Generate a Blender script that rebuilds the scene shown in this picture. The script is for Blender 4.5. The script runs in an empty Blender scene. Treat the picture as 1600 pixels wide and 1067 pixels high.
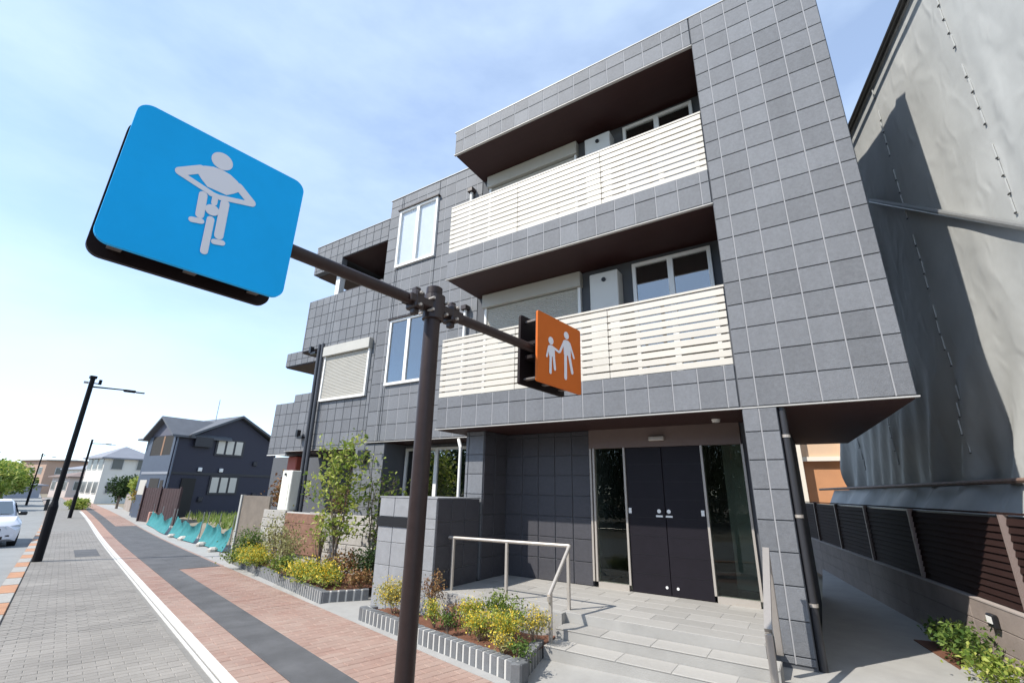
import bpy, math, random
from mathutils import Vector, Matrix
random.seed(7)
sc = bpy.context.scene
col = sc.collection
R = math.radians

# ------------------------------------------------------------------ camera
CAM = Vector((0.4472, -5.7267, 1.5484))
yaw, pitch, roll = -0.5754, 0.3147, 0.0201
fw = Vector((math.sin(yaw)*math.cos(pitch), math.cos(yaw)*math.cos(pitch), math.sin(pitch)))
rt = Vector((math.cos(yaw), -math.sin(yaw), 0)); up = rt.cross(fw)
rt2 = rt*math.cos(roll) + up*math.sin(roll); up2 = up*math.cos(roll) - rt*math.sin(roll)
cd = bpy.data.cameras.new('camera'); cd.sensor_width = 36; cd.sensor_fit = 'HORIZONTAL'
cd.lens = 718.6/1600*36; cd.clip_end = 3000; cd.clip_start = 0.05
cam = bpy.data.objects.new('camera', cd); col.objects.link(cam)
m = Matrix((rt2, up2, -fw)).transposed().to_4x4(); m.translation = CAM
cam.matrix_world = m
sc.camera = cam

# ------------------------------------------------------------------ light
SUN = Vector((-0.38, -0.553, 0.741)).normalized()      # towards the sun
w = bpy.data.worlds.new('World'); sc.world = w; w.use_nodes = True
nt = w.node_tree; nt.nodes.clear()
def N_(t, nt=nt): return nt.nodes.new(t)
sky = N_('ShaderNodeTexSky'); sky.sky_type = 'NISHITA'; sky.sun_disc = False
sky.sun_elevation = math.asin(SUN.z); sky.sun_rotation = math.atan2(SUN.x, SUN.y) % (2*math.pi)
sky.air_density = 1.0; sky.dust_density = .05; sky.altitude = 2600; sky.ozone_density = 1.0
tc = N_('ShaderNodeTexCoord'); mp = N_('ShaderNodeMapping'); mp.inputs['Scale'].default_value = (1.0, 1.0, 2.6)
mp.inputs['Location'].default_value = (3.1, 0.7, 1.9)
nz = N_('ShaderNodeTexNoise'); nz.inputs['Scale'].default_value = 1.7; nz.inputs['Detail'].default_value = 7; nz.inputs['Roughness'].default_value = 0.55
cr = N_('ShaderNodeValToRGB'); cr.color_ramp.elements[0].position = .36; cr.color_ramp.elements[1].position = .78
cr.color_ramp.elements[0].color = (.26,.26,.26,1); cr.color_ramp.elements[1].color = (.80,.80,.80,1)
mx = N_('ShaderNodeMix'); mx.data_type = 'RGBA'; mx.inputs['B'].default_value = (3.0, 3.65, 4.5, 1)
bg = N_('ShaderNodeBackground'); bg.inputs['Strength'].default_value = 0.146
wo = N_('ShaderNodeOutputWorld')
L = nt.links.new
L(tc.outputs['Generated'], mp.inputs['Vector']); L(mp.outputs[0], nz.inputs['Vector']); L(nz.outputs['Fac'], cr.inputs[0])
L(cr.outputs[0], mx.inputs['Factor']); L(sky.outputs[0], mx.inputs['A']); L(mx.outputs['Result'], bg.inputs[0]); L(bg.outputs[0], wo.inputs[0])
sl = bpy.data.lights.new('sun', 'SUN'); sl.energy = 2.8; sl.angle = R(.55); sl.color = (1, .95, .87)
so = bpy.data.objects.new('sun', sl); col.objects.link(so)
so.rotation_euler = SUN.to_track_quat('Z', 'Y').to_euler(); so.location = (0, 0, 30)
vs = sc.view_settings; vs.view_transform = 'Standard'; vs.look = 'None'; vs.exposure = 1.18; vs.gamma = 1; vs.use_curve_mapping = False

# ------------------------------------------------------------------ materials
MAT = {}
def mat(name, c, rough=.7, noise=0.0, scale=8.0, bump=0.0, bscale=60.0, metal=0.0, obj=0.0, island=0.0, spec=.5, c2=None, stretch=None, detail=5):
    """principled; noise: value variation by object-space noise, obj/island: per piece variation"""
    if name in MAT: return MAT[name]
    m = bpy.data.materials.new(name); m.use_nodes = True; MAT[name] = m
    t = m.node_tree; p = t.nodes['Principled BSDF']
    p.inputs['Base Color'].default_value = (*c, 1); p.inputs['Roughness'].default_value = rough; p.inputs['Metallic'].default_value = metal
    p.inputs['Specular IOR Level'].default_value = spec
    co = t.nodes.new('ShaderNodeNewGeometry'); src = co.outputs['Position']
    geo = None
    if stretch:
        mp = t.nodes.new('ShaderNodeMapping'); mp.inputs['Scale'].default_value = stretch; t.links.new(src, mp.inputs[0]); src = mp.outputs[0]
    val = None
    def add(a, b):
        if a is None: return b
        n = t.nodes.new('ShaderNodeMath'); n.operation = 'ADD'; t.links.new(a, n.inputs[0]); t.links.new(b, n.inputs[1]); return n.outputs[0]
    def mr(sock, amp):
        n = t.nodes.new('ShaderNodeMath'); n.operation = 'MULTIPLY_ADD'; n.inputs[1].default_value = 2*amp; n.inputs[2].default_value = -amp
        t.links.new(sock, n.inputs[0]); return n.outputs[0]
    if noise:
        n1 = t.nodes.new('ShaderNodeTexNoise'); n1.inputs['Scale'].default_value = scale; n1.inputs['Detail'].default_value = detail; n1.inputs['Roughness'].default_value = .65
        t.links.new(src, n1.inputs['Vector']); val = mr(n1.outputs['Fac'], noise*1.6)
    if obj:
        oi = t.nodes.new('ShaderNodeObjectInfo'); val = add(val, mr(oi.outputs['Random'], obj))
    if island:
        g = t.nodes.new('ShaderNodeNewGeometry'); val = add(val, mr(g.outputs['Random Per Island'], island))
    if val is not None:
        if c2 is None:
            s = t.nodes.new('ShaderNodeMath'); s.operation = 'ADD'; s.inputs[1].default_value = 1; t.links.new(val, s.inputs[0])
            vm = t.nodes.new('ShaderNodeVectorMath'); vm.operation = 'SCALE'; vm.inputs[0].default_value = c
            t.links.new(s.outputs[0], vm.inputs['Scale']); t.links.new(vm.outputs[0], p.inputs['Base Color'])
        else:
            s = t.nodes.new('ShaderNodeMath'); s.operation = 'ADD'; s.inputs[1].default_value = .5; s.use_clamp = True; t.links.new(val, s.inputs[0])
            mm = t.nodes.new('ShaderNodeMix'); mm.data_type = 'RGBA'; mm.inputs['A'].default_value = (*c, 1); mm.inputs['B'].default_value = (*c2, 1)
            t.links.new(s.outputs[0], mm.inputs['Factor']); t.links.new(mm.outputs['Result'], p.inputs['Base Color'])
    if bump:
        n2 = t.nodes.new('ShaderNodeTexNoise'); n2.inputs['Scale'].default_value = bscale; n2.inputs['Detail'].default_value = 4
        t.links.new(src, n2.inputs['Vector'])
        b = t.nodes.new('ShaderNodeBump'); b.inputs['Strength'].default_value = bump; b.inputs['Distance'].default_value = .01
        t.links.new(n2.outputs['Fac'], b.inputs['Height']); t.links.new(b.outputs[0], p.inputs['Normal'])
    return m
def leafmat(name, cols, trans=.3):
    m = bpy.data.materials.new(name); m.use_nodes = True; MAT[name] = m
    t = m.node_tree; p = t.nodes['Principled BSDF']; p.inputs['Roughness'].default_value = .55; p.inputs['Specular IOR Level'].default_value = .3
    g = t.nodes.new('ShaderNodeNewGeometry'); r = t.nodes.new('ShaderNodeValToRGB')
    r.color_ramp.interpolation = 'LINEAR'
    for i, c in enumerate(cols):
        e = r.color_ramp.elements[i] if i < 2 else r.color_ramp.elements.new(1)
        e.position = i/(len(cols)-1); e.color = (*c, 1)
    t.links.new(g.outputs['Random Per Island'], r.inputs[0]); t.links.new(r.outputs[0], p.inputs['Base Color'])
    tr = t.nodes.new('ShaderNodeBsdfTranslucent'); t.links.new(r.outputs[0], tr.inputs[0])
    mxs = t.nodes.new('ShaderNodeMixShader'); mxs.inputs[0].default_value = trans
    t.links.new(p.outputs[0], mxs.inputs[1]); t.links.new(tr.outputs[0], mxs.inputs[2])
    t.links.new(mxs.outputs[0], t.nodes['Material Output'].inputs[0])
    return m
def glassmat(name, tint, refl=.35, rough=0.0, ior=1.5):
    m = bpy.data.materials.new(name); m.use_nodes = True; MAT[name] = m
    t = m.node_tree; t.nodes.remove(t.nodes['Principled BSDF'])
    a = t.nodes.new('ShaderNodeBsdfTransparent'); a.inputs[0].default_value = (*tint, 1)
    g = t.nodes.new('ShaderNodeBsdfGlossy'); g.inputs['Roughness'].default_value = rough
    lw = t.nodes.new('ShaderNodeLayerWeight'); lw.inputs['Blend'].default_value = .5
    fr = t.nodes.new('ShaderNodeMath'); fr.operation = 'POWER'; fr.inputs[1].default_value = 4; t.links.new(lw.outputs['Facing'], fr.inputs[0])
    ad = t.nodes.new('ShaderNodeMath'); ad.operation = 'ADD'; ad.use_clamp = True; ad.inputs[1].default_value = refl
    t.links.new(fr.outputs[0], ad.inputs[0])
    x = t.nodes.new('ShaderNodeMixShader'); t.links.new(ad.outputs[0], x.inputs[0]); t.links.new(a.outputs[0], x.inputs[1]); t.links.new(g.outputs[0], x.inputs[2])
    t.links.new(x.outputs[0], t.nodes['Material Output'].inputs[0])
    return m

TILE = mat('slate_tile', (.142,.148,.160), .68, .20, 30, .4, 120, obj=.13, island=.10)
def weather(m, amp=.16, sc_=.55):
    t = m.node_tree; p = t.nodes['Principled BSDF']; l = p.inputs['Base Color'].links[0].from_socket
    g = t.nodes.new('ShaderNodeNewGeometry'); mp = t.nodes.new('ShaderNodeMapping'); mp.inputs['Scale'].default_value = (2.2, 2.2, .45)
    n = t.nodes.new('ShaderNodeTexNoise'); n.inputs['Scale'].default_value = sc_*2; n.inputs['Detail'].default_value = 6; n.inputs['Roughness'].default_value = .6
    k = t.nodes.new('ShaderNodeMath'); k.operation = 'MULTIPLY_ADD'; k.inputs[1].default_value = 2*amp; k.inputs[2].default_value = 1-amp
    v = t.nodes.new('ShaderNodeVectorMath'); v.operation = 'SCALE'
    t.links.new(g.outputs['Position'], mp.inputs[0]); t.links.new(mp.outputs[0], n.inputs['Vector']); t.links.new(n.outputs['Fac'], k.inputs[0])
    t.links.new(l, v.inputs[0]); t.links.new(k.outputs[0], v.inputs['Scale']); t.links.new(v.outputs[0], p.inputs['Base Color'])
weather(TILE, .2)
TILE_DARK = mat('entrance_and_shaded_side_tile', (.062,.061,.070), .5, .2, 20, .3, 90, obj=.08, island=.06)
TILE_PALE = mat('pale_tile', (.265,.27,.28), .6, .14, 10, .25, 90, obj=.05)
GROUT = mat('pale_joint', (.30,.30,.31), .8)
BACK = mat('dark_backing', (.10,.105,.115), .9)
WHITE = mat('white_metal', (.80,.79,.76), .4)
CREAM = mat('cream_slat', (.56,.52,.45), .5, .06, 3, obj=.05)
EDGE = mat('edge_metal', (.46,.45,.43), .5, .1, 6)
SOFFIT = mat('maroon_soffit', (.034,.0095,.0075), .6, .25, 3, .1, 30, stretch=(1, 14, 1))
DKBROWN = mat('dark_brown_paint', (.024,.013,.012), .45, .2, 12)
POLE = mat('brown_pole_paint', (.029,.017,.0155), .42, .25, 18, .08, 160, spec=.35)
BLACKM = mat('black_metal', (.012,.012,.014), .4)
SHUT = mat('shutter_beige', (.47,.45,.40), .5, .06, 4)
STEEL = mat('brushed_steel', (.47,.43,.385), .35, .05, 20, metal=.35)
DOORM = mat('door_black', (.010,.008,.012), .5, .2, 6, spec=.25)
CONC = mat('concrete', (.32,.312,.295), .85, .16, 2.5, .2, 120)
CONCD = mat('concrete_wall', (.25,.205,.18), .9, .25, 3, .3, 60)
DECKT = mat('deck_tile', (.325,.312,.29), .7, .10, 9, .1, 150, obj=.10, stretch=(1, 6, 1))
GLASS = glassmat('clear_glass', (.84,.89,.86), .025)
WGLASS = glassmat('window_glass', (.62,.67,.67), .24)
CGLASS = glassmat('curtained_glass', (.94,.96,.97), .06)
CURT = mat('white_curtain', (.72,.72,.74), .9, .06, 5)
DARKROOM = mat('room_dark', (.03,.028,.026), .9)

# ------------------------------------------------------------------ mesh helpers
UID = [0]
def wloc(o):
    v = Vector((0, 0, 0))
    while o is not None:
        if o.parent is None: v += o.location
        o = o.parent
    return v
def link(name, me, mt=None, parent=None, loc=(0, 0, 0)):
    o = bpy.data.objects.new(name, me); col.objects.link(o); o.location = loc
    if mt is not None and me is not None and not me.materials: me.materials.append(mt)
    if parent is not None:
        o.parent = parent
        o.matrix_parent_inverse = Matrix.Translation(-wloc(parent)) if parent.type == 'EMPTY' else Matrix.Translation(-wpos(parent))
    return o
def wpos(o):   # translation of a mesh parent in the world (no rotations are used on parents)
    v = o.location.copy()
    if o.parent is not None:
        v = wpos(o.parent) + o.matrix_parent_inverse.translation + o.location
    return v
def wloc(o): return wpos(o)
def root(name, loc, label, cat, group=None):
    o = bpy.data.objects.new(name, None); col.objects.link(o); o.location = loc; o.empty_display_size = .2
    tag(o, label, cat, group); return o
def tag(o, label=None, cat=None, group=None, kind=None):
    if label: o['label'] = label
    if cat: o['category'] = cat
    if group: o['group'] = group
    if kind: o['kind'] = kind
    return o
class MB:
    def __init__(s, o=(0, 0, 0), u=(1, 0, 0), v=(0, 1, 0), w=(0, 0, 1)):
        s.V = []; s.F = []; s.pc = []; s.o = Vector(o); s.u = Vector(u); s.v = Vector(v); s.w = Vector(w)
    def P(s, p): return s.o + s.u*p[0] + s.v*p[1] + s.w*p[2]
    def add(s, vs, fs):
        b = len(s.V); s.pc.append((b, len(s.F))); s.V += [s.P(p) for p in vs]; s.F += [tuple(i+b for i in f) for f in fs]; return s
    def box(s, x0, x1, y0, y1, z0, z1, bev=0):
        if bev:
            b = bev; vs = []
            for x, y, z in ((0,0,0),(1,0,0),(1,1,0),(0,1,0),(0,0,1),(1,0,1),(1,1,1),(0,1,1)):
                X = (x0, x1)[x]; Y = (y0, y1)[y]; Z = (z0, z1)[z]; sx = b if x == 0 else -b; sy = b if y == 0 else -b; sz = b if z == 0 else -b
                vs += [(X, Y+sy, Z+sz), (X+sx, Y, Z+sz), (X+sx, Y+sy, Z)]
            def f(k, *c): return tuple(3*i+k for i in c)
            fs = [f(0,0,4,7,3), f(0,1,2,6,5), f(1,0,1,5,4), f(1,2,3,7,6), f(2,0,3,2,1), f(2,4,5,6,7)]
            E = [(0,1,1,2),(1,2,0,2),(2,3,1,2),(3,0,0,2),(4,5,1,2),(5,6,0,2),(6,7,1,2),(7,4,0,2),(0,4,0,1),(1,5,0,1),(2,6,0,1),(3,7,0,1)]
            for a, c, k1, k2 in E: fs.append((3*a+k1, 3*c+k1, 3*c+k2, 3*a+k2))
            for c in range(8): fs.append((3*c, 3*c+1, 3*c+2))
            return s.add(vs, fs)
        return s.add([(x0,y0,z0),(x1,y0,z0),(x1,y1,z0),(x0,y1,z0),(x0,y0,z1),(x1,y0,z1),(x1,y1,z1),(x0,y1,z1)],
                     [(0,3,2,1),(4,5,6,7),(0,1,5,4),(1,2,6,5),(2,3,7,6),(3,0,4,7)])
    def tube(s, p0, p1, r, r1=None, n=12, caps=True):
        p0 = Vector(p0); p1 = Vector(p1); r1 = r if r1 is None else r1
        d = (p1-p0).normalized(); a = d.orthogonal().normalized(); b = d.cross(a)
        vs = []
        for p, q in ((p0, r), (p1, r1)):
            for i in range(n):
                t = 2*math.pi*i/n; vs.append(p + a*(q*math.cos(t)) + b*(q*math.sin(t)))
        fs = [(i, (i+1) % n, n+(i+1) % n, n+i) for i in range(n)]
        if caps: fs += [tuple(range(n-1, -1, -1)), tuple(range(n, 2*n))]
        return s.add(vs, fs)
    def path(s, pts, r, n=8):
        for a, b in zip(pts, pts[1:]): s.tube(a, b, r, n=n)
        return s
    def prism(s, poly, d0, d1):       # polygon in (u,w) extruded along v
        n = len(poly); vs = [(a, d0, c) for a, c in poly] + [(a, d1, c) for a, c in poly]
        fs = [tuple(range(n)), tuple(range(2*n-1, n-1, -1))] + [(i, n+i, n+(i+1) % n, (i+1) % n) for i in range(n)]
        return s.add(vs, fs)
    def prism_z(s, poly, z0, z1):
        n = len(poly); vs = [(a, b, z0) for a, b in poly] + [(a, b, z1) for a, b in poly]
        fs = [tuple(range(n-1, -1, -1)), tuple(range(n, 2*n))] + [(i, (i+1) % n, n+(i+1) % n, n+i) for i in range(n)]
        return s.add(vs, fs)
    def lathe(s, prof, n=16, c=(0, 0, 0)):
        vs = []; k = len(prof)
        for i in range(n):
            t = 2*math.pi*i/n
            for r, z in prof: vs.append((c[0]+r*math.cos(t), c[1]+r*math.sin(t), c[2]+z))
        fs = [(i*k+j, ((i+1) % n)*k+j, ((i+1) % n)*k+j+1, i*k+j+1) for i in range(n) for j in range(k-1)]
        return s.add(vs, fs)
    def grid(s, nu, nv, f):
        vs = [f(i/nu, j/nv) for i in range(nu+1) for j in range(nv+1)]
        fs = [(i*(nv+1)+j, (i+1)*(nv+1)+j, (i+1)*(nv+1)+j+1, i*(nv+1)+j+1) for i in range(nu) for j in range(nv)]
        return s.add(vs, fs)
    def mesh(s, name):
        me = bpy.data.meshes.new(name); me.from_pydata([tuple(v) for v in s.V], [], s.F); me.update(); return me
    def build_each(s, name, mt, parent=None):
        e = s.pc[1:]+[(len(s.V), len(s.F))]; out = []
        for (v0, f0), (v1, f1) in zip(s.pc, e):
            q = MB(); q.V = s.V[v0:v1]; q.F = [tuple(i-v0 for i in f) for f in s.F[f0:f1]]; out.append(q.build(name, mt, parent))
        return out
    def build(s, name, mt, parent=None, smooth=False, kind=None):
        me = s.mesh(name)
        if smooth:
            me.polygons.foreach_set('use_smooth', [True]*len(me.polygons))
            me.set_sharp_from_angle(angle=R(38))
        o = link(name, me, mt, parent)
        if kind: o['kind'] = kind
        return o
def box(name, mt, parent, *a, bev=0, **k): return MB(**k).box(*a, bev=bev).build(name, mt, parent)

# ------------------------------------------------------------------ street frame and ground profile
SD = Vector((-.9677, .252, 0)); ND = Vector((.252, .9677, 0)); P0 = Vector((-1, -1, 0))
def prof(s):
    if s < 14: return -.02*s
    if s < 30: u = (s-14)/16; return -.28-.32*(u-u*u/2)
    return -.44
def bend(s): return 0 if s < 26 else -.0005*(s-26)**2 if s < 60 else -.0005*34**2-.034*(s-60)
def W(s, n, z=0): return P0 + SD*s + ND*(n+bend(s)) + Vector((0, 0, prof(s)+z))
def sn(x, y):
    d = Vector((x, y, 0))-P0; return d.dot(SD), d.dot(ND)
def gz(x, y): return prof(sn(x, y)[0])
def srange(s0, s1):
    o = [s0]; s = s0
    while s < s1-1e-6:
        s = min(s1, s + (1.0 if s < 34 else 4.0 if s < 70 else 25)); o.append(s)
    return o
def strip(name, n0, n1, s0, s1, z0, mt, parent=None, thick=.12, kind='structure'):
    S_ = srange(s0, s1); b = MB(); vs = []
    for s in S_:
        for n, z in ((n0, z0-thick), (n0, z0), (n1, z0), (n1, z0-thick)): vs.append(W(s, n, z))
    fs = []
    for i in range(len(S_)-1):
        a = 4*i
        for j in range(3): fs.append((a+j, a+4+j, a+5+j, a+1+j))
    k = 4*(len(S_)-1)
    fs += [(0, 1, 2, 3), (k+3, k+2, k+1, k)]
    b.add(vs, fs); o = b.build(name, mt, parent)
    if kind: o['kind'] = kind
    return o

# ------------------------------------------------------------------ the setting: ground, road, pavements
EARTH = mat('earth', (.20,.17,.12), .95, .35, .6, .4, 20)
ASPH = mat('road_asphalt', (.23,.235,.23), .9, .16, 1.2, .3, 200)
DASPH = mat('dark_asphalt', (.088,.088,.091), .9, .30, 2.2, .5, 160)
weather(DASPH, .25, .5)
GPAV = mat('grey_paving', (.235,.217,.194), .85, .28, .8, .2, 150, obj=.07, island=.07)
RPAV = mat('red_paving', (.265,.155,.120), .85, .50, 1.4, .3, 90, obj=.18, island=.18, c2=(.34,.25,.205))
JOINT = mat('paving_sand', (.205,.195,.178), .95, .2, 4)
RJOINT = mat('red_paving_sand', (.31,.195,.15), .95, .2, 4)
weather(GPAV, .14, .4); weather(RPAV, .22, .6)
LINEP = mat('white_line_paint', (.56,.55,.52), .8, .22, 9, .3, 80)
KORANGE = mat('kerb_orange', (.40,.20,.10), .7, .25, 6); KPALE = mat('kerb_pale', (.32,.305,.275), .8, .2, 6)

gb = MB()
ss = [-60, -30, -12, 0, 7, 14, 18, 22, 26, 30, 40, 60, 100, 200, 500, 1400]; ns = [-1400, -400, -100, -30, -9, -4.5, -1, 3, 12, 40, 100, 400, 1400]
vs = []
for s in ss:
    for n in ns: vs.append(P0+SD*s+ND*n+Vector((0, 0, prof(max(s, -12))-.26)))
k = len(ns)
gb.add(vs, [(i*k+j, i*k+j+1, (i+1)*k+j+1, (i+1)*k+j) for i in range(len(ss)-1) for j in range(k-1)])
tag(gb.build('ground', EARTH), kind='structure')
strip('road', -11.5, -4.66, -12, 140, -.13, ASPH, thick=.1)
pav = strip('pavement', -4.42, -2.762, -8, 90, -.0045, JOINT)
wl = strip('white_line', -2.855, -2.757, -8, 45, .004, LINEP, pav, kind=None)
strip('white_line', -2.905, -2.875, -8, 45, .004, LINEP, pav, kind=None)
redp = strip('red_footpath', -2.76, -1.12, -8, 90, -.0045, RJOINT)
strip('asphalt_strip', -2.42, -1.99, -8, 60, .003, DASPH, redp, kind=None)
strip('asphalt_strip', -1.985, -1.18, 10.5, 28.2, .0025, DASPH, redp, kind=None)

# individual pavers near the camera (the 300 that show largest), the rest joined, far ones by the material
def pavers(parent, n0, n1, L_, Wd, s0, s1, mt, stuffname, name, keep=300, skip=None, stag=.5):
    cells = []
    r = 0; s = s0
    rows = int((s1-s0)/Wd)
    for r in range(rows):
        a = s0+r*Wd; n = n0-(L_*stag if r % 2 else 0)
        while n < n1-1e-4:
            b0, b1 = max(n, n0), min(n+L_, n1)
            if b1-b0 > .02 and not (skip and skip(a, b0, b1)): cells.append((a, a+Wd, b0, b1))
            n += L_
    def dist(c): return ((c[0]+c[1])/2+2.59)**2+((c[2]+c[3])/2+4.21)**2
    def seen(c): return (c[0]+c[1])/2 > (1.55 if n0 < -2.9 else .4)
    cells.sort(key=lambda c: (not seen(c), dist(c)))
    rest = MB(); cache = {}
    g = .0022
    for i, (a0, a1, b0, b1) in enumerate(cells):
        z = random.uniform(-.0012, .0012)
        pts = [(a0+g, b0+g), (a1-g, b0+g), (a1-g, b1-g), (a0+g, b1-g)]
        ins = .004
        ctr = ((a0+a1)/2, (b0+b1)/2)
        if i < keep:
            key = round(b1-b0, 3)
            if key not in cache:
                q = MB(); h = (a1-a0)/2-g; l = (b1-b0)/2-g
                lo = [SD*x+ND*y+Vector((0, 0, -.02-.02*x)) for x, y in ((-h,-l),(h,-l),(h,l),(-h,l))]
                hi = [SD*x+ND*y+Vector((0, 0, -.003-.02*x)) for x, y in ((-h,-l),(h,-l),(h,l),(-h,l))]
                tp = [SD*x+ND*y+Vector((0, 0, -.02*x)) for x, y in ((-h+ins,-l+ins),(h-ins,-l+ins),(h-ins,l-ins),(-h+ins,l-ins))]
                q.add(lo+hi+tp, [(0,4,5,1),(1,5,6,2),(2,6,7,3),(3,7,4,0),(4,8,9,5),(5,9,10,6),(6,10,11,7),(7,11,8,4),(8,11,10,9)])
                cache[key] = q.mesh(name); cache[key].materials.append(mt)
            link(name, cache[key], None, parent, W(ctr[0], ctr[1], z))
        else:
            q = [W(s_, n_, z-.012) for s_, n_ in pts]; t_ = [W(s_+(ins if s_ < ctr[0] else -ins), n_+(ins if n_ < ctr[1] else -ins), z) for s_, n_ in pts]
            rest.add(q+t_, [(0,4,5,1),(1,5,6,2),(2,6,7,3),(3,7,4,0),(4,7,6,5)])
    rest.build(stuffname, mt, parent, kind='stuff')
pavers(pav, -4.42, -2.955, .2, .1, -1.0, 26, GPAV, 'paver_field', 'paver')
pavers(redp, -2.755, -2.425, .22, .11, -1.0, 22, RPAV, 'inner_paver_field', 'paver', keep=110)
pavers(redp, -1.985, -1.12, .22, .11, -3.0, 10.45, RPAV, 'outer_paver_field', 'paver', keep=190)
pavers(redp, -1.985, -1.12, .22, .11, 28.3, 38, RPAV, 'far_paver_field', 'paver', keep=0)
MB().add([W(10.4, -1.18, .003), W(10.4, -1.12, .003), W(28.2, -1.12, .003), W(28.2, -1.18, .003)], [(0,3,2,1)])
strip('edge_strip', -1.18, -1.12, 10.5, 28.2, .003, RPAV, redp, kind=None)
for (s0, s1, n0, n1) in ((14.7, 16.9, -3.62, -3.12),):
    MB().add([W(s0, n0, .003), W(s0, n1, .003), W(s1, n1, .003), W(s1, n0, .003)], [(0, 3, 2, 1)]).build('repair_patch', DASPH, pav)
# kerb, block by block, orange and pale
kerb = strip('kerb', -4.66, -4.42, -8, 90, -.02, CONCD, thick=.2)
s = -3.0
for i in range(34):
    mtk = KORANGE if i % 2 == 0 else KPALE
    ln = .98
    q = MB(); a = [W(s, -4.655, -.015), W(s, -4.425, -.015), W(s+ln, -4.425, -.015), W(s+ln, -4.655, -.015)]
    t_ = [W(s+.01, -4.645, .02), W(s+.01, -4.435, .02), W(s+ln-.01, -4.435, .02), W(s+ln-.01, -4.645, .02)]
    q.add(a+t_, [(0,4,5,1),(1,5,6,2),(2,6,7,3),(3,7,4,0),(4,7,6,5)]); q.build('kerb_block', mtk, kerb); s += 1.0
strip('verge', -1.115, .2, 4.95, 60, -.02, CONC)
# concrete apron in front of the building and the side passage
ap = MB(); ap.prism_z([W(5.0, -1.12).to_2d()[:], W(5.0, .15).to_2d()[:], (-4.0, .9), (.2, .9), (.2, 12), (3.4, 12), (3.4, .5), W(-8, -1.12).to_2d()[:]], -.18, 0)
for v in ap.V:
    if v.z > -.1: v.z = max(gz(v.x, v.y), -.10)*(.0 if v.y > 2 else 1)
tag(ap.build('concrete_apron', CONC), kind='structure')

# ------------------------------------------------------------------ the apartment building
B = root('apartment_building', (-2, 1, 0), 'three-storey apartment building clad in dark grey square slate tiles with slatted balconies', 'building')
ZL = 8.52; T = .3
TCOUNT = [0]; TCACHE = {}; TREST = MB()
def tile_field(rects, plane, org=(0, ZL), frame=None, ind=True, mt=None, parent=None, joints=True, proud=.014, counter=None, limit=300, t=T, rest=None, gap=.007):
    """tiles over rects (a0,a1,c0,c1); frame maps (a, depth, c) to the world; depth<0 is outwards"""
    mt = mt or TILE; parent = parent or B; counter = counter or TCOUNT; rest = TREST if rest is None else rest
    o, u, v = frame if frame else (Vector((0, plane, 0)), Vector((1, 0, 0)), Vector((0, 1, 0)))
    o = Vector(o); u = Vector(u); v = Vector(v); wv = Vector((0, 0, 1))
    jb = MB(o, u, v)
    for a0, a1, c0, c1 in rects:
        def cuts(lo, hi, og):
            k = math.ceil((lo-og)/t-1e-6); xs = [lo]
            x = og+k*t
            while x < hi-1e-6:
                if x > lo+.05 and x < hi-.05: xs.append(x)
                x += t
            return xs+[hi]
        A = cuts(a0, a1, org[0]); Cc = cuts(c0, c1, org[1])
        for i in range(len(A)-1):
            if joints and i > 0: jb.box(A[i]-gap*.9, A[i]+gap*.9, -proud+.0035, .004, c0+.004, c1-.004)
            for j in range(len(Cc)-1):
                x0, x1, z0, z1 = A[i]+gap, A[i+1]-gap, Cc[j]+gap*.75, Cc[j+1]-gap*.75
                w_, h_ = (x1-x0)/2, (z1-z0)/2; ctr = o+u*((x0+x1)/2)+wv*((z0+z1)/2)
                key = (round(w_, 3), round(h_, 3), tuple(round(q, 3) for q in u), mt.name, proud)
                e = .003
                def verts(oo):
                    q = [(-w_, .006, -h_), (w_, .006, -h_), (w_, .006, h_), (-w_, .006, h_), (-w_, -proud+e, -h_), (w_, -proud+e, -h_), (w_, -proud+e, h_), (-w_, -proud+e, h_),
                         (-w_+e, -proud, -h_+e), (w_-e, -proud, -h_+e), (w_-e, -proud, h_-e), (-w_+e, -proud, h_-e)]
                    return [oo+u*p[0]+v*p[1]+wv*p[2] for p in q]
                fs = [(0,1,5,4),(1,2,6,5),(2,3,7,6),(3,0,4,7),(4,5,9,8),(5,6,10,9),(6,7,11,10),(7,4,8,11),(8,9,10,11)]
                if ind and counter[0] < limit:
                    if key not in TCACHE:
                        q = MB().add(verts(Vector((0, 0, 0))), fs); TCACHE[key] = q.mesh('tile'); TCACHE[key].materials.append(mt)
                    link('tile', TCACHE[key], None, parent, ctr + v*random.uniform(-.0008, .0008)); counter[0] += 1
                else: rest.add(verts(ctr), fs)
    if joints and jb.V: jb.build('joint_strip', GROUT, parent, kind='stuff')

YB = .985
def wall(*a, **k): return MB().box(*a).build('wall', BACK, B)
# main front block: right-hand wall, roof slab, balcony slabs
MB().prism_z([(-.18, .0), (1.357, .0), (.98, 4.4), (-.18, 4.4)], 2.492, 8.455).build('wall', BACK, B)
wall(-7.585, -.183, YB, 6, 2.5, 8.44)
for z0, z1, zs in ((2.495, 2.9, 3.0), (5.185, 5.62, 5.71), (7.925, 8.455, 8.455)):
    MB().box(-4.715, -.183, .0, YB-.003, z0, z1).build('floor_slab' if z0 < 7 else 'roof_slab', BACK, B)
    if zs > z1: MB().box(-4.715, -.183, .001, .13, z1+.001, zs).build('parapet', BACK, B)
tile_field([(-.178, 1.357, 2.497, 8.455)], 0)
tile_field([(-4.715, -.185, 7.93, 8.455), (-4.715, -.185, 5.19, 5.71), (-4.715, -.185, 2.5, 3.0)], 0)
# pillar beside the steps
MB().box(-.168, .175, .0, 4.3, -.1, 2.48).build('pillar', BACK, B)
tile_field([(-.168, .175, .05, 2.478)], 0)
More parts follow.
